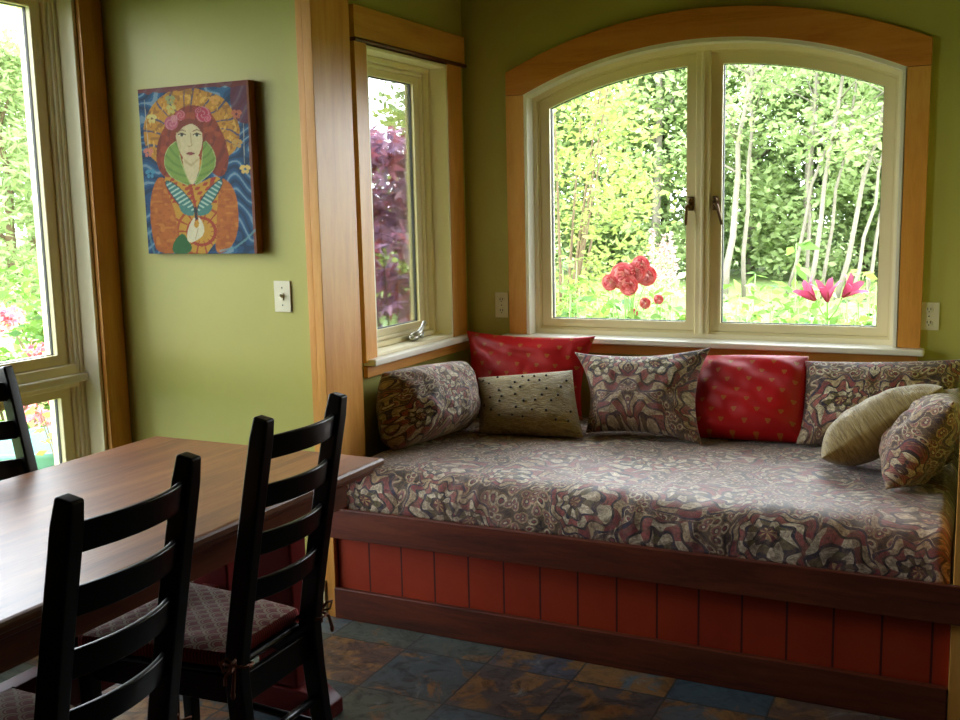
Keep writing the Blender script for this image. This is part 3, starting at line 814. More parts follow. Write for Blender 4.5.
    for fx, fy, fr, fc in ((163, 197, 27, '#b85a6e'), (200, 168, 20, '#b84a52'), (288, 165, 30, '#b8304a'), (175, 180, 14, '#c87a80'), (305, 180, 15, '#c4405a'), (270, 150, 14, '#a83040')):
        e = ell(X, Y, fx, fy, fr, fr*.95); put(e < 1, fc); put((e < 1) & (np.sin(e**.5*11+np.arctan2(Y-fy, X-fx)*2) > .5), '#e0a0a0', .5)
    # butterfly
    for sgn, wing, low in ((1, [(140, 412), (135, 430), (160, 470), (190, 510), (225, 530), (253, 545), (245, 500), (205, 450), (165, 420)], [(185, 500), (200, 540), (235, 552), (253, 545), (230, 520)]),
                           (-1, [(355, 405), (360, 425), (340, 465), (315, 505), (285, 530), (255, 545), (265, 500), (300, 450), (335, 418)], [(322, 500), (310, 538), (275, 552), (255, 545), (280, 520)])):
        mk = poly_mask(X, Y, smooth_poly(wing, 1)); put(mk, '#3f7a76'); edge = seg(X, Y, wing+[wing[0]])
        st = np.sin((X*sgn*.6+Y)*.33)
        put(mk & (st > .35) & (edge < 26), '#b8d0c0', .9); put(mk & (edge < 3.5), '#20303a', .9)
        put(poly_mask(X, Y, smooth_poly(low, 1)), '#4a8078')
    put(seg(X, Y, [(253, 520), (256, 560)]) < 5, '#2a2a30')
    # hand and cuff
    put(poly_mask(X, Y, smooth_poly([(168, 697), (160, 670), (180, 632), (205, 615), (222, 640), (240, 670), (232, 690), (210, 697)], 1)), '#24602c')
    hand = poly_mask(X, Y, smooth_poly([(250, 552), (234, 575), (222, 605), (218, 640), (232, 656), (255, 645), (278, 630), (288, 605), (280, 575), (268, 556), (262, 558), (268, 585), (255, 600), (246, 585), (252, 565)], 1))
    put(hand, '#e2d8b4'); put(seg(X, Y, [(262, 600), (256, 622), (252, 640)]) < 1.6, '#a58a60', .7)
    # small butterflies
    for bx, by, bc in ((85, 180, '#d8c878'), (163, 145, '#c8b860'), (335, 112, '#e0a04a'), (442, 372, '#e6c26a'), (415, 275, '#c89a4a'), (70, 308, '#d8806a'), (77, 388, '#4a90b0'), (160, 110, '#9aa060'), (415, 165, '#c06a4a')):
        for s_ in (-1, 1):
            put(ell(X, Y, bx+s_*10, by-7, 11, 8, s_*.6) < 1, bc); put(ell(X, Y, bx+s_*7, by+9, 7, 8) < 1, bc, .9)
    put((seg(X, Y, [(55, 110), (70, 290)]) < 1.5) | (seg(X, Y, [(440, 200), (440, 350)]) < 1.5), '#c8c8b0', .6)
    put(seg(X, Y, [(345, 685), (400, 672), (440, 640), (478, 600)]) < 4, '#6a9aa0', .7)
    put(seg(X, Y, [(68, 600), (78, 650), (90, 695)]) < 4, '#5a8a9a', .6)
    img *= .8*(.92+.16*vn(70, 80, 20))[..., None]
    vs = [((a-.5)*2*hw*.996, y-3.084-.0012, b*H*.996+.001) for a, b in zip(u.ravel(), v.ravel())]
    W_ = NU+1
    fs = [(j*W_+i, j*W_+i+1, (j+1)*W_+i+1, (j+1)*W_+i) for j in range(NV) for i in range(NU)]
    me = bpy.data.meshes.new('picture'); me.from_pydata(vs, [], fs)
    at = me.color_attributes.new('Paint', 'FLOAT_COLOR', 'POINT')
    at.data.foreach_set('color', np.concatenate([img.reshape(-1, 3), np.ones((X.size, 1))], 1).astype(np.float32).ravel())
    m_ = Mat('painted_canvas', .6, .2); a_ = m_.node('Attribute', attribute_name='Paint'); m_.setin(m_.bsdf.inputs['Base Color'], a_.outputs['Color'])
    m_.bump(m_.noise(m_.coord(), 220, 3), .2, .002)
    me.materials.append(m_.mat)
    link(bpy.data.objects.new('picture', me), o)
make_painting()

# ------------------------------------------------------------------ dining table
tb = empty('dining_table', (-2.085, 1.76, 0), 0, 'long dark wooden dining table with red painted trestle legs', 'table')
hx, hy = .457, .895
# top as a plan outline with a moulded edge
prof_t = [(0, .750), (0, .750), (.004, .7485), (.006, .743), (.006, .728), (.0, .722), (-.010, .719)]
m = MB(); rings = []
def rect(ins, z): return [(-hx+ins, -hy+ins, z), (hx-ins, -hy+ins, z), (hx-ins, hy-ins, z), (-hx+ins, hy-ins, z)]
lv = [rect(.012, .750), rect(.004, .748), rect(0, .742), rect(0, .730), rect(.006, .725), rect(.012, .7245)]
vs = [p for r_ in lv for p in r_]; fs = [(0, 1, 2, 3), (23, 22, 21, 20)]
for i in range(5):
    for k in range(4): fs.append((i*4+k, i*4+4+k, i*4+4+(k+1) % 4, i*4+(k+1) % 4))
m.add(vs, fs); m.build('tabletop', M['table'], tb)
MB().box(-hx+.022, hx-.022, -hy+.022, hy-.022, .704, .7243).build('edge_moulding', M['table_edge'], tb, .006)
mm = MB(); a_, b_ = hx-.075, hy-.10
mm.box(-a_, a_, b_-.022, b_, .615, .7038); mm.box(-a_, a_, -b_, -b_+.022, .615, .7038); mm.box(a_-.022, a_, -b_+.0221, b_-.0221, .615, .7038); mm.box(-a_, -a_+.022, -b_+.0221, b_-.0221, .615, .7038)
mm.build('apron', M['table_edge'], tb)
for sy in (1, -1):
    yy = sy*.655
    ft = MB(); L = .40
    ft.add([(-L,yy-.05,0),(L,yy-.05,0),(L,yy-.05,.045),(L-.06,yy-.05,.09),(-L+.06,yy-.05,.09),(-L,yy-.05,.045),
            (-L,yy+.05,0),(L,yy+.05,0),(L,yy+.05,.045),(L-.06,yy+.05,.09),(-L+.06,yy+.05,.09),(-L,yy+.05,.045)],
           [(0,1,2,3,4,5),(11,10,9,8,7,6),(0,6,7,1),(1,7,8,2),(2,8,9,3),(3,9,10,4),(4,10,11,5),(5,11,6,0)])
    ft.build('trestle_foot', M['red_leg'], tb, .006)
    for lx in (-.008, .232):
        MB().box(lx-.075, lx+.065, yy-.04, yy+.04, .09, .64).build('leg', M['red_leg'], tb, .008)
    MB().box(-.36, .36, yy-.045, yy+.045, .64, .7035).build('trestle_head', M['red_leg'], tb, .006)
MB().box(-.03, .03, -.61, .61, .25, .38).build('stretcher', M['red_leg'], tb, .006)

# ------------------------------------------------------------------ chairs
def make_chair(label, group=None):
    t = empty('dining_chair', (0, 0, 0), 0, label, 'chair')
    def post_path():
        pts = []
        for z in [0, .08, .2, .32, .44, .55, .7, .85, 1.0, 1.052]:
            yb = -.245 - (.055*((.44-z)/.44)**1.6 if z < .44 else .115*((z-.44)/.6)**1.1)
            pts.append((yb, z))
        return pts
    for s in (-1, 1):
        mb = MB(); P = [(s*.152, y, z) for y, z in post_path()]
        wb_ = [.038, .042, .046, .050, .051, .050, .049, .047, .045, .038]
        mb.sweep_rect(P, [.037]*9+[.033], wb_, (1, 0, 0)); mb.build('back_post', M['black'], t, .006, seg=3)
    for zc, hgt in ((.978, .056), (.862, .056), (.745, .056), (.63, .056)):
        vs = []; n = 14
        yb = -.245-.115*((zc-.44)/.6)**1.1
        for i in range(n+1):
            x = -.142+.284*i/n; bow = .036*(1-(x/.142)**2)
            dz = (hgt/2)
            lean = .20
            for (dy, z) in ((0, -dz), (.014, -dz), (.014, dz), (0, dz)):
                vs.append((x, yb-bow+dy-.006-z*lean, zc+z-.004*(x/.142)**2+.002))
        fs = []
        for i in range(n):
            for k in range(4): fs.append((i*4+k, i*4+(k+1) % 4, i*4+4+(k+1) % 4, i*4+4+k))
        fs += [(0, 1, 2, 3), (n*4+3, n*4+2, n*4+1, n*4)]
        MB().add(vs, fs).build('slat', M['black'], t, .004)
    for s in (-1, 1):
        MB().sweep_rect([(s*.18, .195, z) for z in (0, .2, .405)], [.032, .038, .04], [.032, .038, .04], (1, 0, 0)).build('front_leg', M['black'], t, .005)
    # seat board, trapezoid with rounded corners
    def trap(z, g): return [(-.150-g*.8, -.222-g*.3, z), (.150+g*.8, -.222-g*.3, z), (.205+g, .225+g, z), (-.205-g, .225+g, z)]
    vs = trap(.418, 0)+trap(.436, .0); MB().add(vs, [(3, 2, 1, 0), (4, 5, 6, 7)]+[(k, (k+1) % 4, (k+1) % 4+4, k+4) for k in range(4)]).build('seat', M['black'], t, .009, seg=3)
    ra = MB(); ra.box(-.165, .165, .188, .206, .350, .4175); ra.build('seat_rail', M['black'], t, .002)
    MB().box(-.140, .140, -.252, -.236, .345, .4175).build('seat_rail', M['black'], t, .002)
    for s in (-1, 1):
        MB().add([(s*.145-.009,-.235,.35),(s*.145+.009,-.235,.35),(s*.172+.009,.19,.35),(s*.172-.009,.19,.35),(s*.145-.009,-.235,.4175),(s*.145+.009,-.235,.4175),(s*.172+.009,.19,.4175),(s*.172-.009,.19,.4175)],
                 [(3,2,1,0),(4,5,6,7),(0,1,5,4),(1,2,6,5),(2,3,7,6),(3,0,4,7)]).build('seat_rail', M['black'], t, .002)
        MB().tube([(s*.150, -.27, .16), (s*.178, .19, .16)], .011).build('stretcher', M['black'], t, smooth=True)
    MB().tube([(-.165, -.03, .16), (.165, -.03, .16)], .011).build('stretcher', M['black'], t, smooth=True)
    MB().tube([(-.150, -.262, .24), (.150, -.262, .24)], .011).build('stretcher', M['black'], t, smooth=True)
    return t
def copy_tree(o, parent=None):
    c = o.copy(); C.objects.link(c); c.parent = parent
    for ch in list(o.children): copy_tree(ch, c)
    return c
def make_cushion(label):
    t = empty('seat_cushion', (0, 0, 0), 0, label, 'seat cushion')
    # top panel
    def q(u, v, z):
        w = .150+(.202-.150)*v; x = (2*u-1)*w; y = -.208+v*(.405)
        return x, y, z
    def top(u, v):
        a, b = 2*u-1, 2*v-1
        dome = .012*((1-a**6)*(1-b**6)); r_ = 1-.02*(abs(a)*abs(b))**6
        x, y, z = q(u, v, .474+dome+.003*pnoise(a, b, 2, 3))
        return (x*r_, y, z), (x+.3, y+.3)
    grid_obj('top_panel', M['scallop'], top, 24, 24, t)
    vs = []; n = 24; per = [(i/n, 0) for i in range(n)]+[(1, i/n) for i in range(n)]+[(1-i/n, 1) for i in range(n)]+[(0, 1-i/n) for i in range(n)]
    fs = []; L = len(per)
    for z, g in ((.437, .985), (.445, 1.01), (.458, 1.015), (.470, 1.008), (.4745, .995)):
        for u, v in per:
            x, y, _ = q(u, v, z); vs.append((x*g, (y-.01)*g+.01, z))
    for i in range(4):
        for k in range(L): fs.append((i*L+k, i*L+(k+1) % L, (i+1)*L+(k+1) % L, (i+1)*L+k))
    fs.append(tuple(range(L))[::-1])
    MB().add(vs, fs).build('side_band', M['boxing'], t, smooth=True)
    for s in (-1, 1):
        mb = MB(); x = s*.150
        c = (s*.178, -.262, .462)
        mb.tube([(s*.140, -.212, .452), (s*.172, -.225, .458), c], .0035, 6)
        mb.tube([(s*.135, -.214, .450), (s*.14, -.285, .458), (s*.172, -.285, .46), c], .0035, 6)
        for k in range(2):                                        # bow loops
            d = 1 if k else -1
            mb.tube([c, (c[0]+s*.012, c[1]-.012*d, c[2]+.022), (c[0]+s*.032, c[1]-.016*d, c[2]+.020), (c[0]+s*.030, c[1]-.010*d, c[2]-.002), c], .0035, 6)
            mb.tube([c, (c[0]+s*.020, c[1]-.012*d, c[2]-.018), (c[0]+s*(.022+.008*k), c[1]-.014*d, c[2]-.040-.012*k)], [.0035, .004, .0048], 6)
        mb.ball(c, .007, 8); mb.ball((c[0]+s*.030, c[1]-.014, c[2]-.056), .006, 8, (1, 1, 1.8))
        mb.build('tie', M['thread'], t, smooth=True)
    return t
ch = make_chair('black ladder-back chair whose tall slats cover most of its own cushion, away from window seat')
cu = make_cushion('red scalloped cushion half hidden behind slats of the chair away from the window seat')
specs = [((-1.685, 1.300, 0), 93.5, None, None),
         ((-1.785, 1.962, 0), 91.0, 'black ladder-back chair at the table end by the window seat, cushion tie bows showing', 'red scalloped cushion with tied cords on the chair by the window seat'),
         ((-2.325, 2.035, 0), -90, 'black ladder-back chair across the table in front of the tall window', 'cushion on the chair across the table in front of the tall window')]
for i, (loc, deg, la, lc) in enumerate(specs):
    a = ch if i == 0 else copy_tree(ch); b = cu if i == 0 else copy_tree(cu)
    for q_, l_ in ((a, la), (b, lc)):
        q_.location = loc; q_.rotation_euler = (0, 0, math.radians(deg))
        if l_: q_['label'] = l_
    a['group'] = 'ladder-back chairs around the dining table'; b['group'] = 'cushions tied on the dining chairs'

# ------------------------------------------------------------------ garden
ZG = -.42
g = MB(); g.box(-90, 60, -30, 90, ZG-.3, ZG).build('ground', M['ground'])
bpy.data.objects['ground']['kind'] = 'structure'
def leaf_mesh(name, mat, P, L, W, rs, parent, up=.3, star=False, droop=0):
    """P: Nx3 points; one folded leaf per point"""
    N_ = len(P)
    d = rs.randn(N_, 3); d[:, 2] *= .5; d[:, 2] -= droop; d /= np.linalg.norm(d, axis=1)[:, None]
    nn = rs.randn(N_, 3)*.7; nn[:, 2] += up; s = np.cross(d, nn); s /= np.linalg.norm(s, axis=1)[:, None]+1e-9
    nrm = np.cross(s, d)
    Ls = L*(.7+.6*rs.rand(N_))[:, None]; Ws = Ls*W/L
    if not star:
        vs = np.stack([P, P+d*Ls*.45+s*Ws*.5+nrm*Ls*.06, P+d*Ls, P+d*Ls*.45-s*Ws*.5+nrm*Ls*.06], 1).reshape(-1, 3)
        fs = np.arange(N_*4).reshape(-1, 4)
    else:
        vv = []
        for a in (-1.9, -1.0, -.3, .3, 1.0, 1.9)[0:6]:
            ca, sa = math.cos(a), math.sin(a); dd = d*ca+s*sa; ss = np.cross(nrm, dd); l = Ls*(1 if abs(a) < .5 else .85 if abs(a) < 1.2 else .5)
            vv.append(np.stack([P, P+dd*l*.5+ss*l*.15, P+dd*l-nrm*l*.15, P+dd*l*.5-ss*l*.15], 1))
        vs = np.stack(vv, 1).reshape(-1, 3); fs = np.arange(N_*24).reshape(-1, 4)
    me = bpy.data.meshes.new(name); me.vertices.add(len(vs)); me.vertices.foreach_set('co', vs.astype(np.float32).ravel())
    me.loops.add(fs.size); me.loops.foreach_set('vertex_index', fs.ravel().astype(np.int32))
    me.polygons.add(len(fs)); me.polygons.foreach_set('loop_start', (np.arange(len(fs))*4).astype(np.int32))
    me.polygons.foreach_set('loop_total', np.full(len(fs), 4, dtype=np.int32))
    me.materials.append(mat); me.update(calc_edges=True)
    return link(bpy.data.objects.new(name, me), parent)

def clumps(rs, n, c, rad, z0, z1, taper=0):
    """n leaf points gathered in small tufts inside a crown"""
    k = max(8, n//45); t_ = rs.rand(k); z = z0+(z1-z0)*t_
    prof_ = np.sqrt(np.clip(1-(2*t_-1)**2, .12, 1)) if not taper else (1-t_*.93)
    a = rs.rand(k)*2*PI; r_ = rad*prof_*np.sqrt(rs.rand(k)*.75+.25)
    cc = np.stack([c[0]+r_*np.cos(a), c[1]+r_*np.sin(a), z], 1)
    P = cc[rs.randint(0, k, n)]+rs.randn(n, 3)*np.array([.19, .19, .10])*rad*.9
    return P, cc
def tree(name, label, cat, x, y, h, rad, n, leaf, L, trunk='bark', tr=.12, z0=.6, seed=0, group=None, taper=0, lean=(0, 0), W=.5, branches=10, droop=0):
    rs = np.random.RandomState(seed+17); t_ = empty(name, (x, y, ZG), 0, label, cat, group)
    P, cc = clumps(rs, n, (lean[0]*.6, lean[1]*.6), rad, z0, h, taper)
    mb = MB(); pts = [(lean[0]*k/6+.06*rs.randn()*(k > 0), lean[1]*k/6+.06*rs.randn()*(k > 0), h*.93*k/6) for k in range(7)]
    mb.tube(pts, [tr*(1-.8*k/6) for k in range(7)], 7); bb = mb
    for c in cc[rs.choice(len(cc), min(branches, len(cc)), replace=False)]:
        f = max(.1, min(.95, c[2]/h*.8)); k = f*6/.93; i = min(int(k), 5); a = Vector(pts[i]).lerp(Vector(pts[i+1]), k-i)
        mid = a.lerp(Vector(c), .5)+Vector((0, 0, .05*rad)); bb.tube([a, mid, tuple(c)], [tr*.35, tr*.22, tr*.08], 5)
    mb.build('trunk', M[trunk], t_, smooth=True)
    leaf_mesh('foliage', M[leaf], P, L, L*W, rs, t_, droop=droop)
    return t_
# woodland seen through the arched and side windows
R0 = random.Random(11)
wood_label = 'leafy green tree in the dense woodland behind the garden'
ring = [(-13.5, 27, 8.5), (-11.2, 25, 9.5), (-9.3, 27.5, 10), (-7.4, 25.5, 10), (-5.6, 28, 10.5), (-3.8, 26, 10), (-2.0, 28, 9.0), (-.3, 26.5, 8.8), (1.6, 27.5, 9),
        (-10.2, 31, 12), (-6.6, 32, 12.5), (-3.0, 32, 12), (.6, 32, 10.5), (-14.5, 32, 9.5)]
for i, (x, y, h) in enumerate(ring):
    tree('woodland_tree', wood_label, 'tree', x, y, h, 1.9+.3*R0.random(), 10000, ('leaf_mint', 'leaf_alder', 'leaf_mint')[i % 3], .21, 'bark_pale', .13, .3, i, 'woodland trees behind the garden', W=.5, branches=8)
for i, (x, y, h) in enumerate([(-8.3, 29.5, 10), (-2.9, 29.5, 8), (-4.9, 30.5, 10.5), (-.9, 30, 8), (-12.4, 29.5, 9.5)]):
    tree('cedar_tree', 'dark drooping evergreen among the paler woodland trees', 'tree', x, y, h, 2.1, 8000, 'leaf_dark', .24, 'bark', .16, .2, 40+i, 'dark evergreens in the woodland', taper=1, W=.35, branches=6, droop=.5)
# conifers seen through the dining window
for i, (x, y, h) in enumerate([(-22, 18.5, 6.4), (-26, 22.5, 6.6), (-21.0, 23.0, 5.4), (-27, 17.0, 5.6), (-18.5, 27.5, 5.6), (-29, 11.5, 5.4)]):
    tree('fir_tree', 'pale grey-green fir at the garden edge outside the tall window', 'tree', x, y, h, 2.0, 6500, 'leaf_alder' if i % 2 else 'leaf_mint', .28, 'bark', .15, .1, 60+i, 'firs outside the tall window', taper=1, W=.3, branches=5, droop=.4)
# slim pale trunks on the right
def lean_trunk(p0, p1, rad, seed, label, grp=None):
    (xa, ya, za), (xb, yb, zb_) = p0, p1
    f = (ZG-zb_)/(za-zb_); bx = xb+(xa-xb)*f
    top = za+3.2; f2 = (top-zb_)/(za-zb_); tx = xb+(xa-xb)*f2
    rs = np.random.RandomState(seed); t_ = empty('slender_alder', (bx, ya, ZG), 0, label, 'tree', grp)
    H = top-ZG; mb = MB(); K = 9; pts = [((tx-bx)*k/K+.04*rs.randn()*(0 < k), .04*rs.randn()*(0 < k), H*k/K) for k in range(K+1)]
    mb.tube(pts, [rad*(1-.7*k/K) for k in range(K+1)], 7); bb = mb; tips = []
    for k in range(9):
        f = .42+.55*rs.rand(); i = min(int(f*K), K-1); a = Vector(pts[i]); an = rs.rand()*2*PI; l = .5+.9*rs.rand()
        e = a+Vector((math.cos(an)*l, math.sin(an)*l, l*.5)); bb.tube([a, a.lerp(e, .5)+Vector((0, 0, .06)), e], [rad*.35, rad*.25, rad*.12], 5); tips.append(e)
    mb.build('trunk', M['bark_pale'], t_, smooth=True)
    T = np.array([tuple(e) for e in tips]); P = T[rs.randint(0, len(T), 700)]+rs.randn(700, 3)*np.array([.35, .35, .22])
    leaf_mesh('foliage', M['leaf_mint'], P, .16, .08, rs, t_)
tr_spec = [((-2.59, 21, 3.19), (-3.0, 21, .01)), ((-2.43, 21.4, 2.81), (-2.77, 21, .33)), ((-1.8, 21, 3.34), (-2.4, 21, .25)), ((-1.79, 20.7, 1.92), (-2.17, 21, .02)),
           ((-1.64, 21.2, 1.86), (-1.88, 21, .46)), ((-2.76, 21.5, 3.05), (-3.01, 21, 1.96)), ((-3.12, 21.6, 3.22), (-3.17, 21, .62)), ((-1.45, 21.4, 2.6), (-1.5, 21, 1.2))]
for i, (a, b) in enumerate(tr_spec): lean_trunk(a, b, .055 if i in (2, 0) else .040, 80+i, 'slender pale tree trunk leaning at the edge of the woodland', 'slender pale trunks right of the woodland')
lean_trunk((-4.34, 21.5, 4.25), (-4.36, 21, 2.6), .05, 90, 'slim pale upright tree trunk between the thick pale trunk and the leaning group')
lean_trunk((-4.46, 21.0, 2.0), (-4.64, 21.0, .0), .08, 91, 'thick pale trunk beside the middle post of the arched window')
# yellow-green small tree, left pane
def multi_stem(name, label, cat, x, y, stems, P, leaf, L, W, bark, seed, star=False, up=.3, droop=0, group=None, r0=.022):
    rs = np.random.RandomState(seed); t_ = empty(name, (x, y, ZG), 0, label, cat, group); mb = MB()
    for s_ in stems: mb.tube(s_, [r0*(1-.75*k/(len(s_)-1)) for k in range(len(s_))], 6)
    mb.build('stems', M[bark], t_, smooth=True)
    leaf_mesh('foliage', M[leaf], P, L, L*W, rs, t_, up, star, droop)
    return t_
rs = np.random.RandomState(4)
stems = []
for k in range(8):
    an = rs.rand()*2*PI; r_ = .25+.75*rs.rand(); hh = 2.4+1.2*rs.rand()
    stems.append([(.05*rs.randn(), .05*rs.randn(), 0), (r_*.25*math.cos(an), r_*.25*math.sin(an), hh*.33), (r_*.6*math.cos(an), r_*.6*math.sin(an), hh*.66), (r_*math.cos(an), r_*math.sin(an), hh)])
P, _ = clumps(rs, 5200, (0.0, 0), .92, .75, 3.75)
multi_stem('lime_shrub_tree', 'small yellow-green tree with thin stems behind the rose bush', 'tree', -3.9, 10, stems, P, 'leaf_lime', .085, .5, 'bark', 5)
# japanese maple outside the side window
stems = []; cs = []
for k in range(12):
    an = rs.rand()*2*PI; hh = .9+1.45*rs.rand(); r_ = .25+.3*rs.rand()
    s_ = [(0, 0, 0), (r_*.2*math.cos(an), r_*.2*math.sin(an), hh*.4), (r_*.7*math.cos(an), r_*.7*math.sin(an), hh*.8), (r_*math.cos(an), r_*math.sin(an), hh)]
    stems.append(s_); cs.append(s_[2]); cs.append(s_[3])
k = 64; t_ = rs.rand(k); an = rs.rand(k)*2*PI; rr_ = .50*np.sqrt(rs.rand(k))*np.sqrt(np.clip(1-((t_-.55)/.62)**2, .1, 1))
cc = np.stack([rr_*np.cos(an), rr_*np.sin(an), 1.05+t_*1.38], 1)
P = cc[rs.randint(0, k, 620)]+rs.randn(620, 3)*np.array([.085, .085, .022])
multi_stem('japanese_maple', 'purple-leaved maple close outside the alcove side window', 'tree', -3.30, 5.56, stems, P, 'leaf_maple', .115, .3, 'bark_dark', 8, star=True, up=.8, droop=.5, r0=.009)
P, _ = clumps(rs, 5000, (0, 0), 2.0, .2, 4.3)
tree('broad_garden_tree', 'rounded light green tree behind the purple maple', 'tree', -9.0, 16.5, 3.7, 1.5, 3600, 'leaf_lime', .17, 'bark', .1, .2, 31)

# garden plants beneath the arched window
def stem_plant(name, label, x, y, h, n, leaf, L, seed, W=.5, group=None, spread=.16, cat='plant', lv=9):
    rs = np.random.RandomState(seed); t_ = empty(name, (x, y, ZG), 0, label, cat, group); mb = MB(); P = []
    for k in range(n):
        a = rs.rand()*2*PI; r_ = spread*(.3+.7*rs.rand()); hh = h*(.72+.28*rs.rand()); tx, ty = r_*math.cos(a), r_*math.sin(a)
        mb.tube([(tx*.3, ty*.3, 0), (tx*.6, ty*.6, hh*.5), (tx, ty, hh)], [.006, .005, .003], 5)
        for j in range(lv):
            f = .35+.65*j/(lv-1); P += [(tx*(.3+.7*f), ty*(.3+.7*f), hh*f)]*3
    mb.build('stems', M['stem'], t_, smooth=True)
    P = np.array(P)+rs.randn(len(P), 3)*.012
    leaf_mesh('foliage', M[leaf], P, L, L*W, rs, t_, up=1.2)
    return t_
for i in range(15):
    x = -2.25+i*.145+R0.uniform(-.04, .04); y = 5.55+R0.uniform(-.1, .6); h = 1.50+R0.uniform(-.12, .08)
    stem_plant('garden_plant', 'low leafy garden plant growing under the arched window', x, y, h, 7, 'leaf_garden' if i % 3 else 'leaf_lime', .075, 100+i, group='leafy plants under the arched window')
for i in range(14):
    x = -3.3+i*.27; y = 7.6+R0.uniform(-.4, 1.4)
    stem_plant('border_plant', 'soft pale green border plant beyond the front row outside', x, y, 1.38+R0.uniform(-.14, .12), 12, 'leaf_garden' if i % 2 else 'leaf_mint', .09, 130+i, group='border plants further out', spread=.3)
t_ = stem_plant('tall_leafy_plant', 'tall lime green plant with broad paired leaves beside the pink lilies', -.98, 6.2, 1.74, 1, 'leaf_garden', .12, 150, W=.42, spread=.02, lv=9)
def bloom(mb, c, r, rs, rings=4):
    c = Vector(c)
    for k in range(rings):
        m_ = 3+2*k; rr_ = r*(.18+.82*k/(rings-1)); tilt = .95-.75*k/(rings-1)
        for j in range(m_):
            a = 2*PI*(j+.4*k)/m_+rs.rand()*.3; d = Vector((math.cos(a), -abs(.35), math.sin(a))); d = Vector((math.cos(a), 0, math.sin(a)))
            s_ = Vector((-math.sin(a), 0, math.cos(a))); fw = Vector((0, -1, 0))
            b0 = c+d*rr_*.25; tip = c+d*rr_*(.9)+fw*r*.75*tilt; w = rr_*.62
            mid = c+d*rr_*.75+fw*r*.42*tilt
            mb.add([b0-s_*w*.35, b0+s_*w*.35, mid+s_*w*.8, tip+s_*w*.35, tip-s_*w*.35, mid-s_*w*.8], [(0, 1, 2, 5), (5, 2, 3, 4)])
rs = np.random.RandomState(9)
ro = empty('rose_bush', (-1.76, 5.42, ZG), 0, 'rose bush with a cluster of round pink-red blooms outside the arched window', 'rose')
mb = MB(); heads = [(.01, -.02, 1.54, .068), (.10, .0, 1.60, .045), (-.065, -.03, 1.505, .042), (.125, .03, 1.54, .052), (.045, -.04, 1.49, .05), (.07, -.01, 1.555, .055), (.10, .08, 1.385, .030), (.155, .15, 1.40, .026), (.04, .06, 1.33, .024)]
for hx_, hy_, hz_, hr_ in heads:
    mb.tube([(0, .03, 0), (.01, .03, 1.0), (hx_*.5, .02, hz_-.2), (hx_, hy_, hz_-.01)], [.007, .006, .004, .003], 5)
mb.build('stems', M['stem'], ro, smooth=True)
P = np.array([(.03*rs.randn(), .02*rs.randn(), z) for z in np.linspace(.5, 1.42, 26) for _ in range(2)]); leaf_mesh('foliage', M['leaf_rose'], P, .085, .05, rs, ro, up=.8)
for hx_, hy_, hz_, hr_ in heads:
    mb = MB(); bloom(mb, (hx_, hy_, hz_), hr_*1.2, rs, 5); mb.build('bloom', M['pink'], ro, smooth=True)
li_ = empty('lily', (-.70, 5.5, ZG), 0, 'pink lily with three open pointed blooms outside the arched window', 'lily')
mb = MB(); lh = [(-.075, 0, 1.455, -.75), (0.0, -.03, 1.45, -.05), (.085, .0, 1.475, .75)]
mb.tube([(0, 0, 0), (.0, 0, .8), (0, 0, 1.33)], [.008, .007, .006], 6)
for x, y, z, a in lh: mb.tube([(0, 0, 1.31), (x*.5, y*.5, 1.37), (x*.85, y*.8, z-.03)], .004, 6)
mb.build('stems', M['stem'], li_, smooth=True)
P = np.array([(0, 0, z) for z in np.linspace(.3, 1.33, 40)]); leaf_mesh('foliage', M['leaf_garden'], P, .11, .016, rs, li_, up=.2)
for x, y, z, a in lh:
    ax = Vector((math.sin(a), -.25, math.cos(a))).normalized(); s1 = ax.cross(Vector((0, 1, 0))).normalized(); s2 = ax.cross(s1); base = Vector((x*.8, y*.8, z-.04)); mb = MB()
    for k in range(6):
        t2 = 2*PI*k/6+.3; d = s1*math.cos(t2)+s2*math.sin(t2); w_ = s1*-math.sin(t2)+s2*math.cos(t2)
        pr_ = [(0, 0, .006), (.028, .016, .016), (.062, .036, .019), (.088, .066, .012), (.092, .088, .001)]
        vs = []
        for al, ou, wd in [(p_[0]*1.15, p_[1]*.95, p_[2]*1.15) for p_ in pr_]: vs += [base+ax*al+d*ou-w_*wd, base+ax*al+d*ou+w_*wd]
        mb.add(vs, [(2*i, 2*i+1, 2*i+3, 2*i+2) for i in range(4)])
    mb.build('flower', M['lily'], li_, smooth=True)
# white plumes
pl_ = empty('plume_shrub', (-2.6, 9, ZG), 0, 'shrub with pale pink-white feathery plumes behind the roses', 'shrub')
mb = MB(); P = []
for k in range(9):
    a = rs.rand()*2*PI; r_ = .18*rs.rand()**.5; h_ = 1.42+.22*rs.rand(); tx, ty = r_*math.cos(a), r_*math.sin(a)
    mb.tube([(tx*.4, ty*.4, 0), (tx, ty, h_)], [.008, .004], 5)
    for f in rs.rand(150): P.append((tx+rs.randn()*.06*(1-f), ty+rs.randn()*.06*(1-f), h_-.38+f*.46))
mb.build('stems', M['stem'], pl_, smooth=True); leaf_mesh('plumes', M['plume'], np.array(P), .028, .022, rs, pl_)
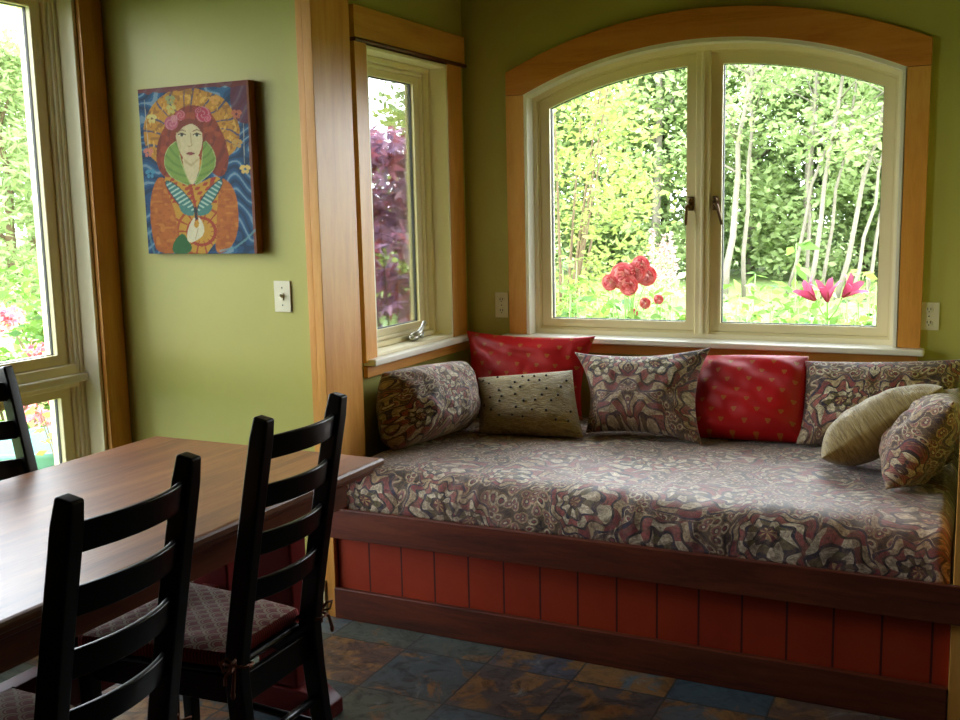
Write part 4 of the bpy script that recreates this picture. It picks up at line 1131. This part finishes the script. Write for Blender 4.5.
# outside the dining window
def flower_shrub(name, label, x, y, r_, h, petal, seed, n=900, nb=9, bl=.07, loc=None):
    rs = np.random.RandomState(seed); t_ = empty(name, (x, y, ZG), 0, label, 'shrub'); mb = MB()
    for k in range(10):
        a = rs.rand()*2*PI; mb.tube([(0, 0, 0), (r_*.4*math.cos(a), r_*.4*math.sin(a), h*.5), (r_*.8*math.cos(a), r_*.8*math.sin(a), h*.85)], [.014, .01, .004], 5)
    mb.build('stems', M['bark'], t_, smooth=True)
    P, _ = clumps(rs, n, (0, 0), r_*.9, .1, h*.93); leaf_mesh('foliage', M['leaf_garden'], P, .09, .045, rs, t_, up=.6)
    for k in range(nb):
        a = rs.rand()*2*PI; z = h*(.55+.45*rs.rand()); q = r_*.85
        c = (q*math.cos(a), q*math.sin(a), z); Q = np.array(c)+rs.randn(60, 3)*bl*.6
        leaf_mesh('bloom_cluster', M[petal], Q, bl*.75, bl*.6, rs, t_)
flower_shrub('rhododendron', 'taller shrub with pink flower clusters outside the tall dining window', -6.2, 5.1, .62, 1.62, 'coral', 201, nb=14)
flower_shrub('azalea', 'low shrub with orange-pink flowers outside the tall window, below the pink one', -5.6, 4.45, .5, 1.12, 'coral', 202, nb=9)
flower_shrub('garden_bush', 'pale flowering bush standing among greenery far outside the tall window', -9.5, 8.3, .9, 1.5, 'plume', 203, nb=5)
tu = MB(); n = 28; vs = []; fs = []
for z, r_ in ((0, .30), (.52, .38), (.55, .40), (.55, .37), (.04, .28)): vs += [(r_*math.cos(2*PI*k/n), r_*math.sin(2*PI*k/n), z) for k in range(n)]
for i in range(4):
    for k in range(n): fs.append((i*n+k, i*n+(k+1) % n, (i+1)*n+(k+1) % n, (i+1)*n+k))
fs += [tuple(range(n))[::-1], tuple(4*n+k for k in range(n))]
tub = tu.add(vs, fs).build('garden_tub', M['teal'], None, smooth=True); tub.location = (-4.75, 4.12, ZG+.12)
tag(tub, 'round teal plastic garden tub seen through the lower pane', 'tub')
st = MB().box(-.36, .36, -.36, .36, 0, .12).build('paving_slab', M['bark_pale'], None, .01); st.location = (-4.75, 4.12, ZG); tag(st, 'pale square paving slab beneath the teal garden tub', 'slab')
rs = np.random.RandomState(77); stems = []
for k in range(11):
    a = rs.rand()*2*PI; r_ = .12+.35*rs.rand(); h_ = .8+.45*rs.rand()
    stems.append([(.03*rs.randn(), .03*rs.randn(), 0), (r_*.3*math.cos(a), r_*.3*math.sin(a), h_*.5), (r_*math.cos(a), r_*math.sin(a), h_)])
P = np.array([s_[2] for s_ in stems])[rs.randint(0, 11, 160)]+rs.randn(160, 3)*.07
multi_stem('twiggy_shrub', 'sparse twiggy shrub in front of the teal tub', 'shrub', -4.1, 3.72, stems, P, 'leaf_lime', .05, .5, 'bark', 78, r0=.010)

# ------------------------------------------------------------------ light
wd = bpy.data.worlds.new('World'); SC.world = wd; wd.use_nodes = True; nt = wd.node_tree
bg = nt.nodes['Background']; tc = nt.nodes.new('ShaderNodeTexCoord'); sp = nt.nodes.new('ShaderNodeSeparateXYZ'); cr_ = nt.nodes.new('ShaderNodeValToRGB')
nt.links.new(tc.outputs['Generated'], sp.inputs[0]); nt.links.new(sp.outputs[2], cr_.inputs[0]); nt.links.new(cr_.outputs[0], bg.inputs[0])
cr_.color_ramp.elements[0].position = 0; cr_.color_ramp.elements[0].color = (.92, .96, 1, 1)
cr_.color_ramp.elements[1].position = .8; cr_.color_ramp.elements[1].color = (.78, .89, 1, 1)
SKY = 10.5
bg.inputs[1].default_value = SKY
sd = bpy.data.lights.new('sun', 'SUN'); so = bpy.data.objects.new('sun', sd); link(so)
so.rotation_euler = Vector((-.45, .75, -1.0)).to_track_quat('-Z', 'Y').to_euler(); so.location = (3, -5, 12)
sd.energy = 1.6; sd.angle = math.radians(25); sd.color = (1, .96, .88)
def portal(loc, rot, w, h):
    d = bpy.data.lights.new('window_portal', 'AREA'); d.shape = 'RECTANGLE'; d.size = w; d.size_y = h; d.cycles.is_portal = True
    o = bpy.data.objects.new('window_portal', d); link(o); o.location = loc; o.rotation_euler = rot
portal((XC, 4.58, 1.55), (-PI/2, 0, 0), 1.6, 1.35)
portal((-2.38, 3.87, 1.52), (0, -PI/2, 0), 1.25, .7)
portal((-3.32, 2.21, 1.32), (0, -PI/2, 0), 2.1, 1.55)
SC.view_settings.view_transform = 'Standard'; SC.view_settings.look = 'None'; SC.view_settings.gamma = 1; SC.view_settings.use_curve_mapping = False
SC.view_settings.exposure = 0.4
cy = SC.cycles
cy.max_bounces = 10; cy.diffuse_bounces = 5; cy.glossy_bounces = 4; cy.transparent_max_bounces = 16; cy.transmission_bounces = 6
cy.sample_clamp_indirect = 8; cy.use_denoising = True; cy.caustics_reflective = False; cy.caustics_refractive = False
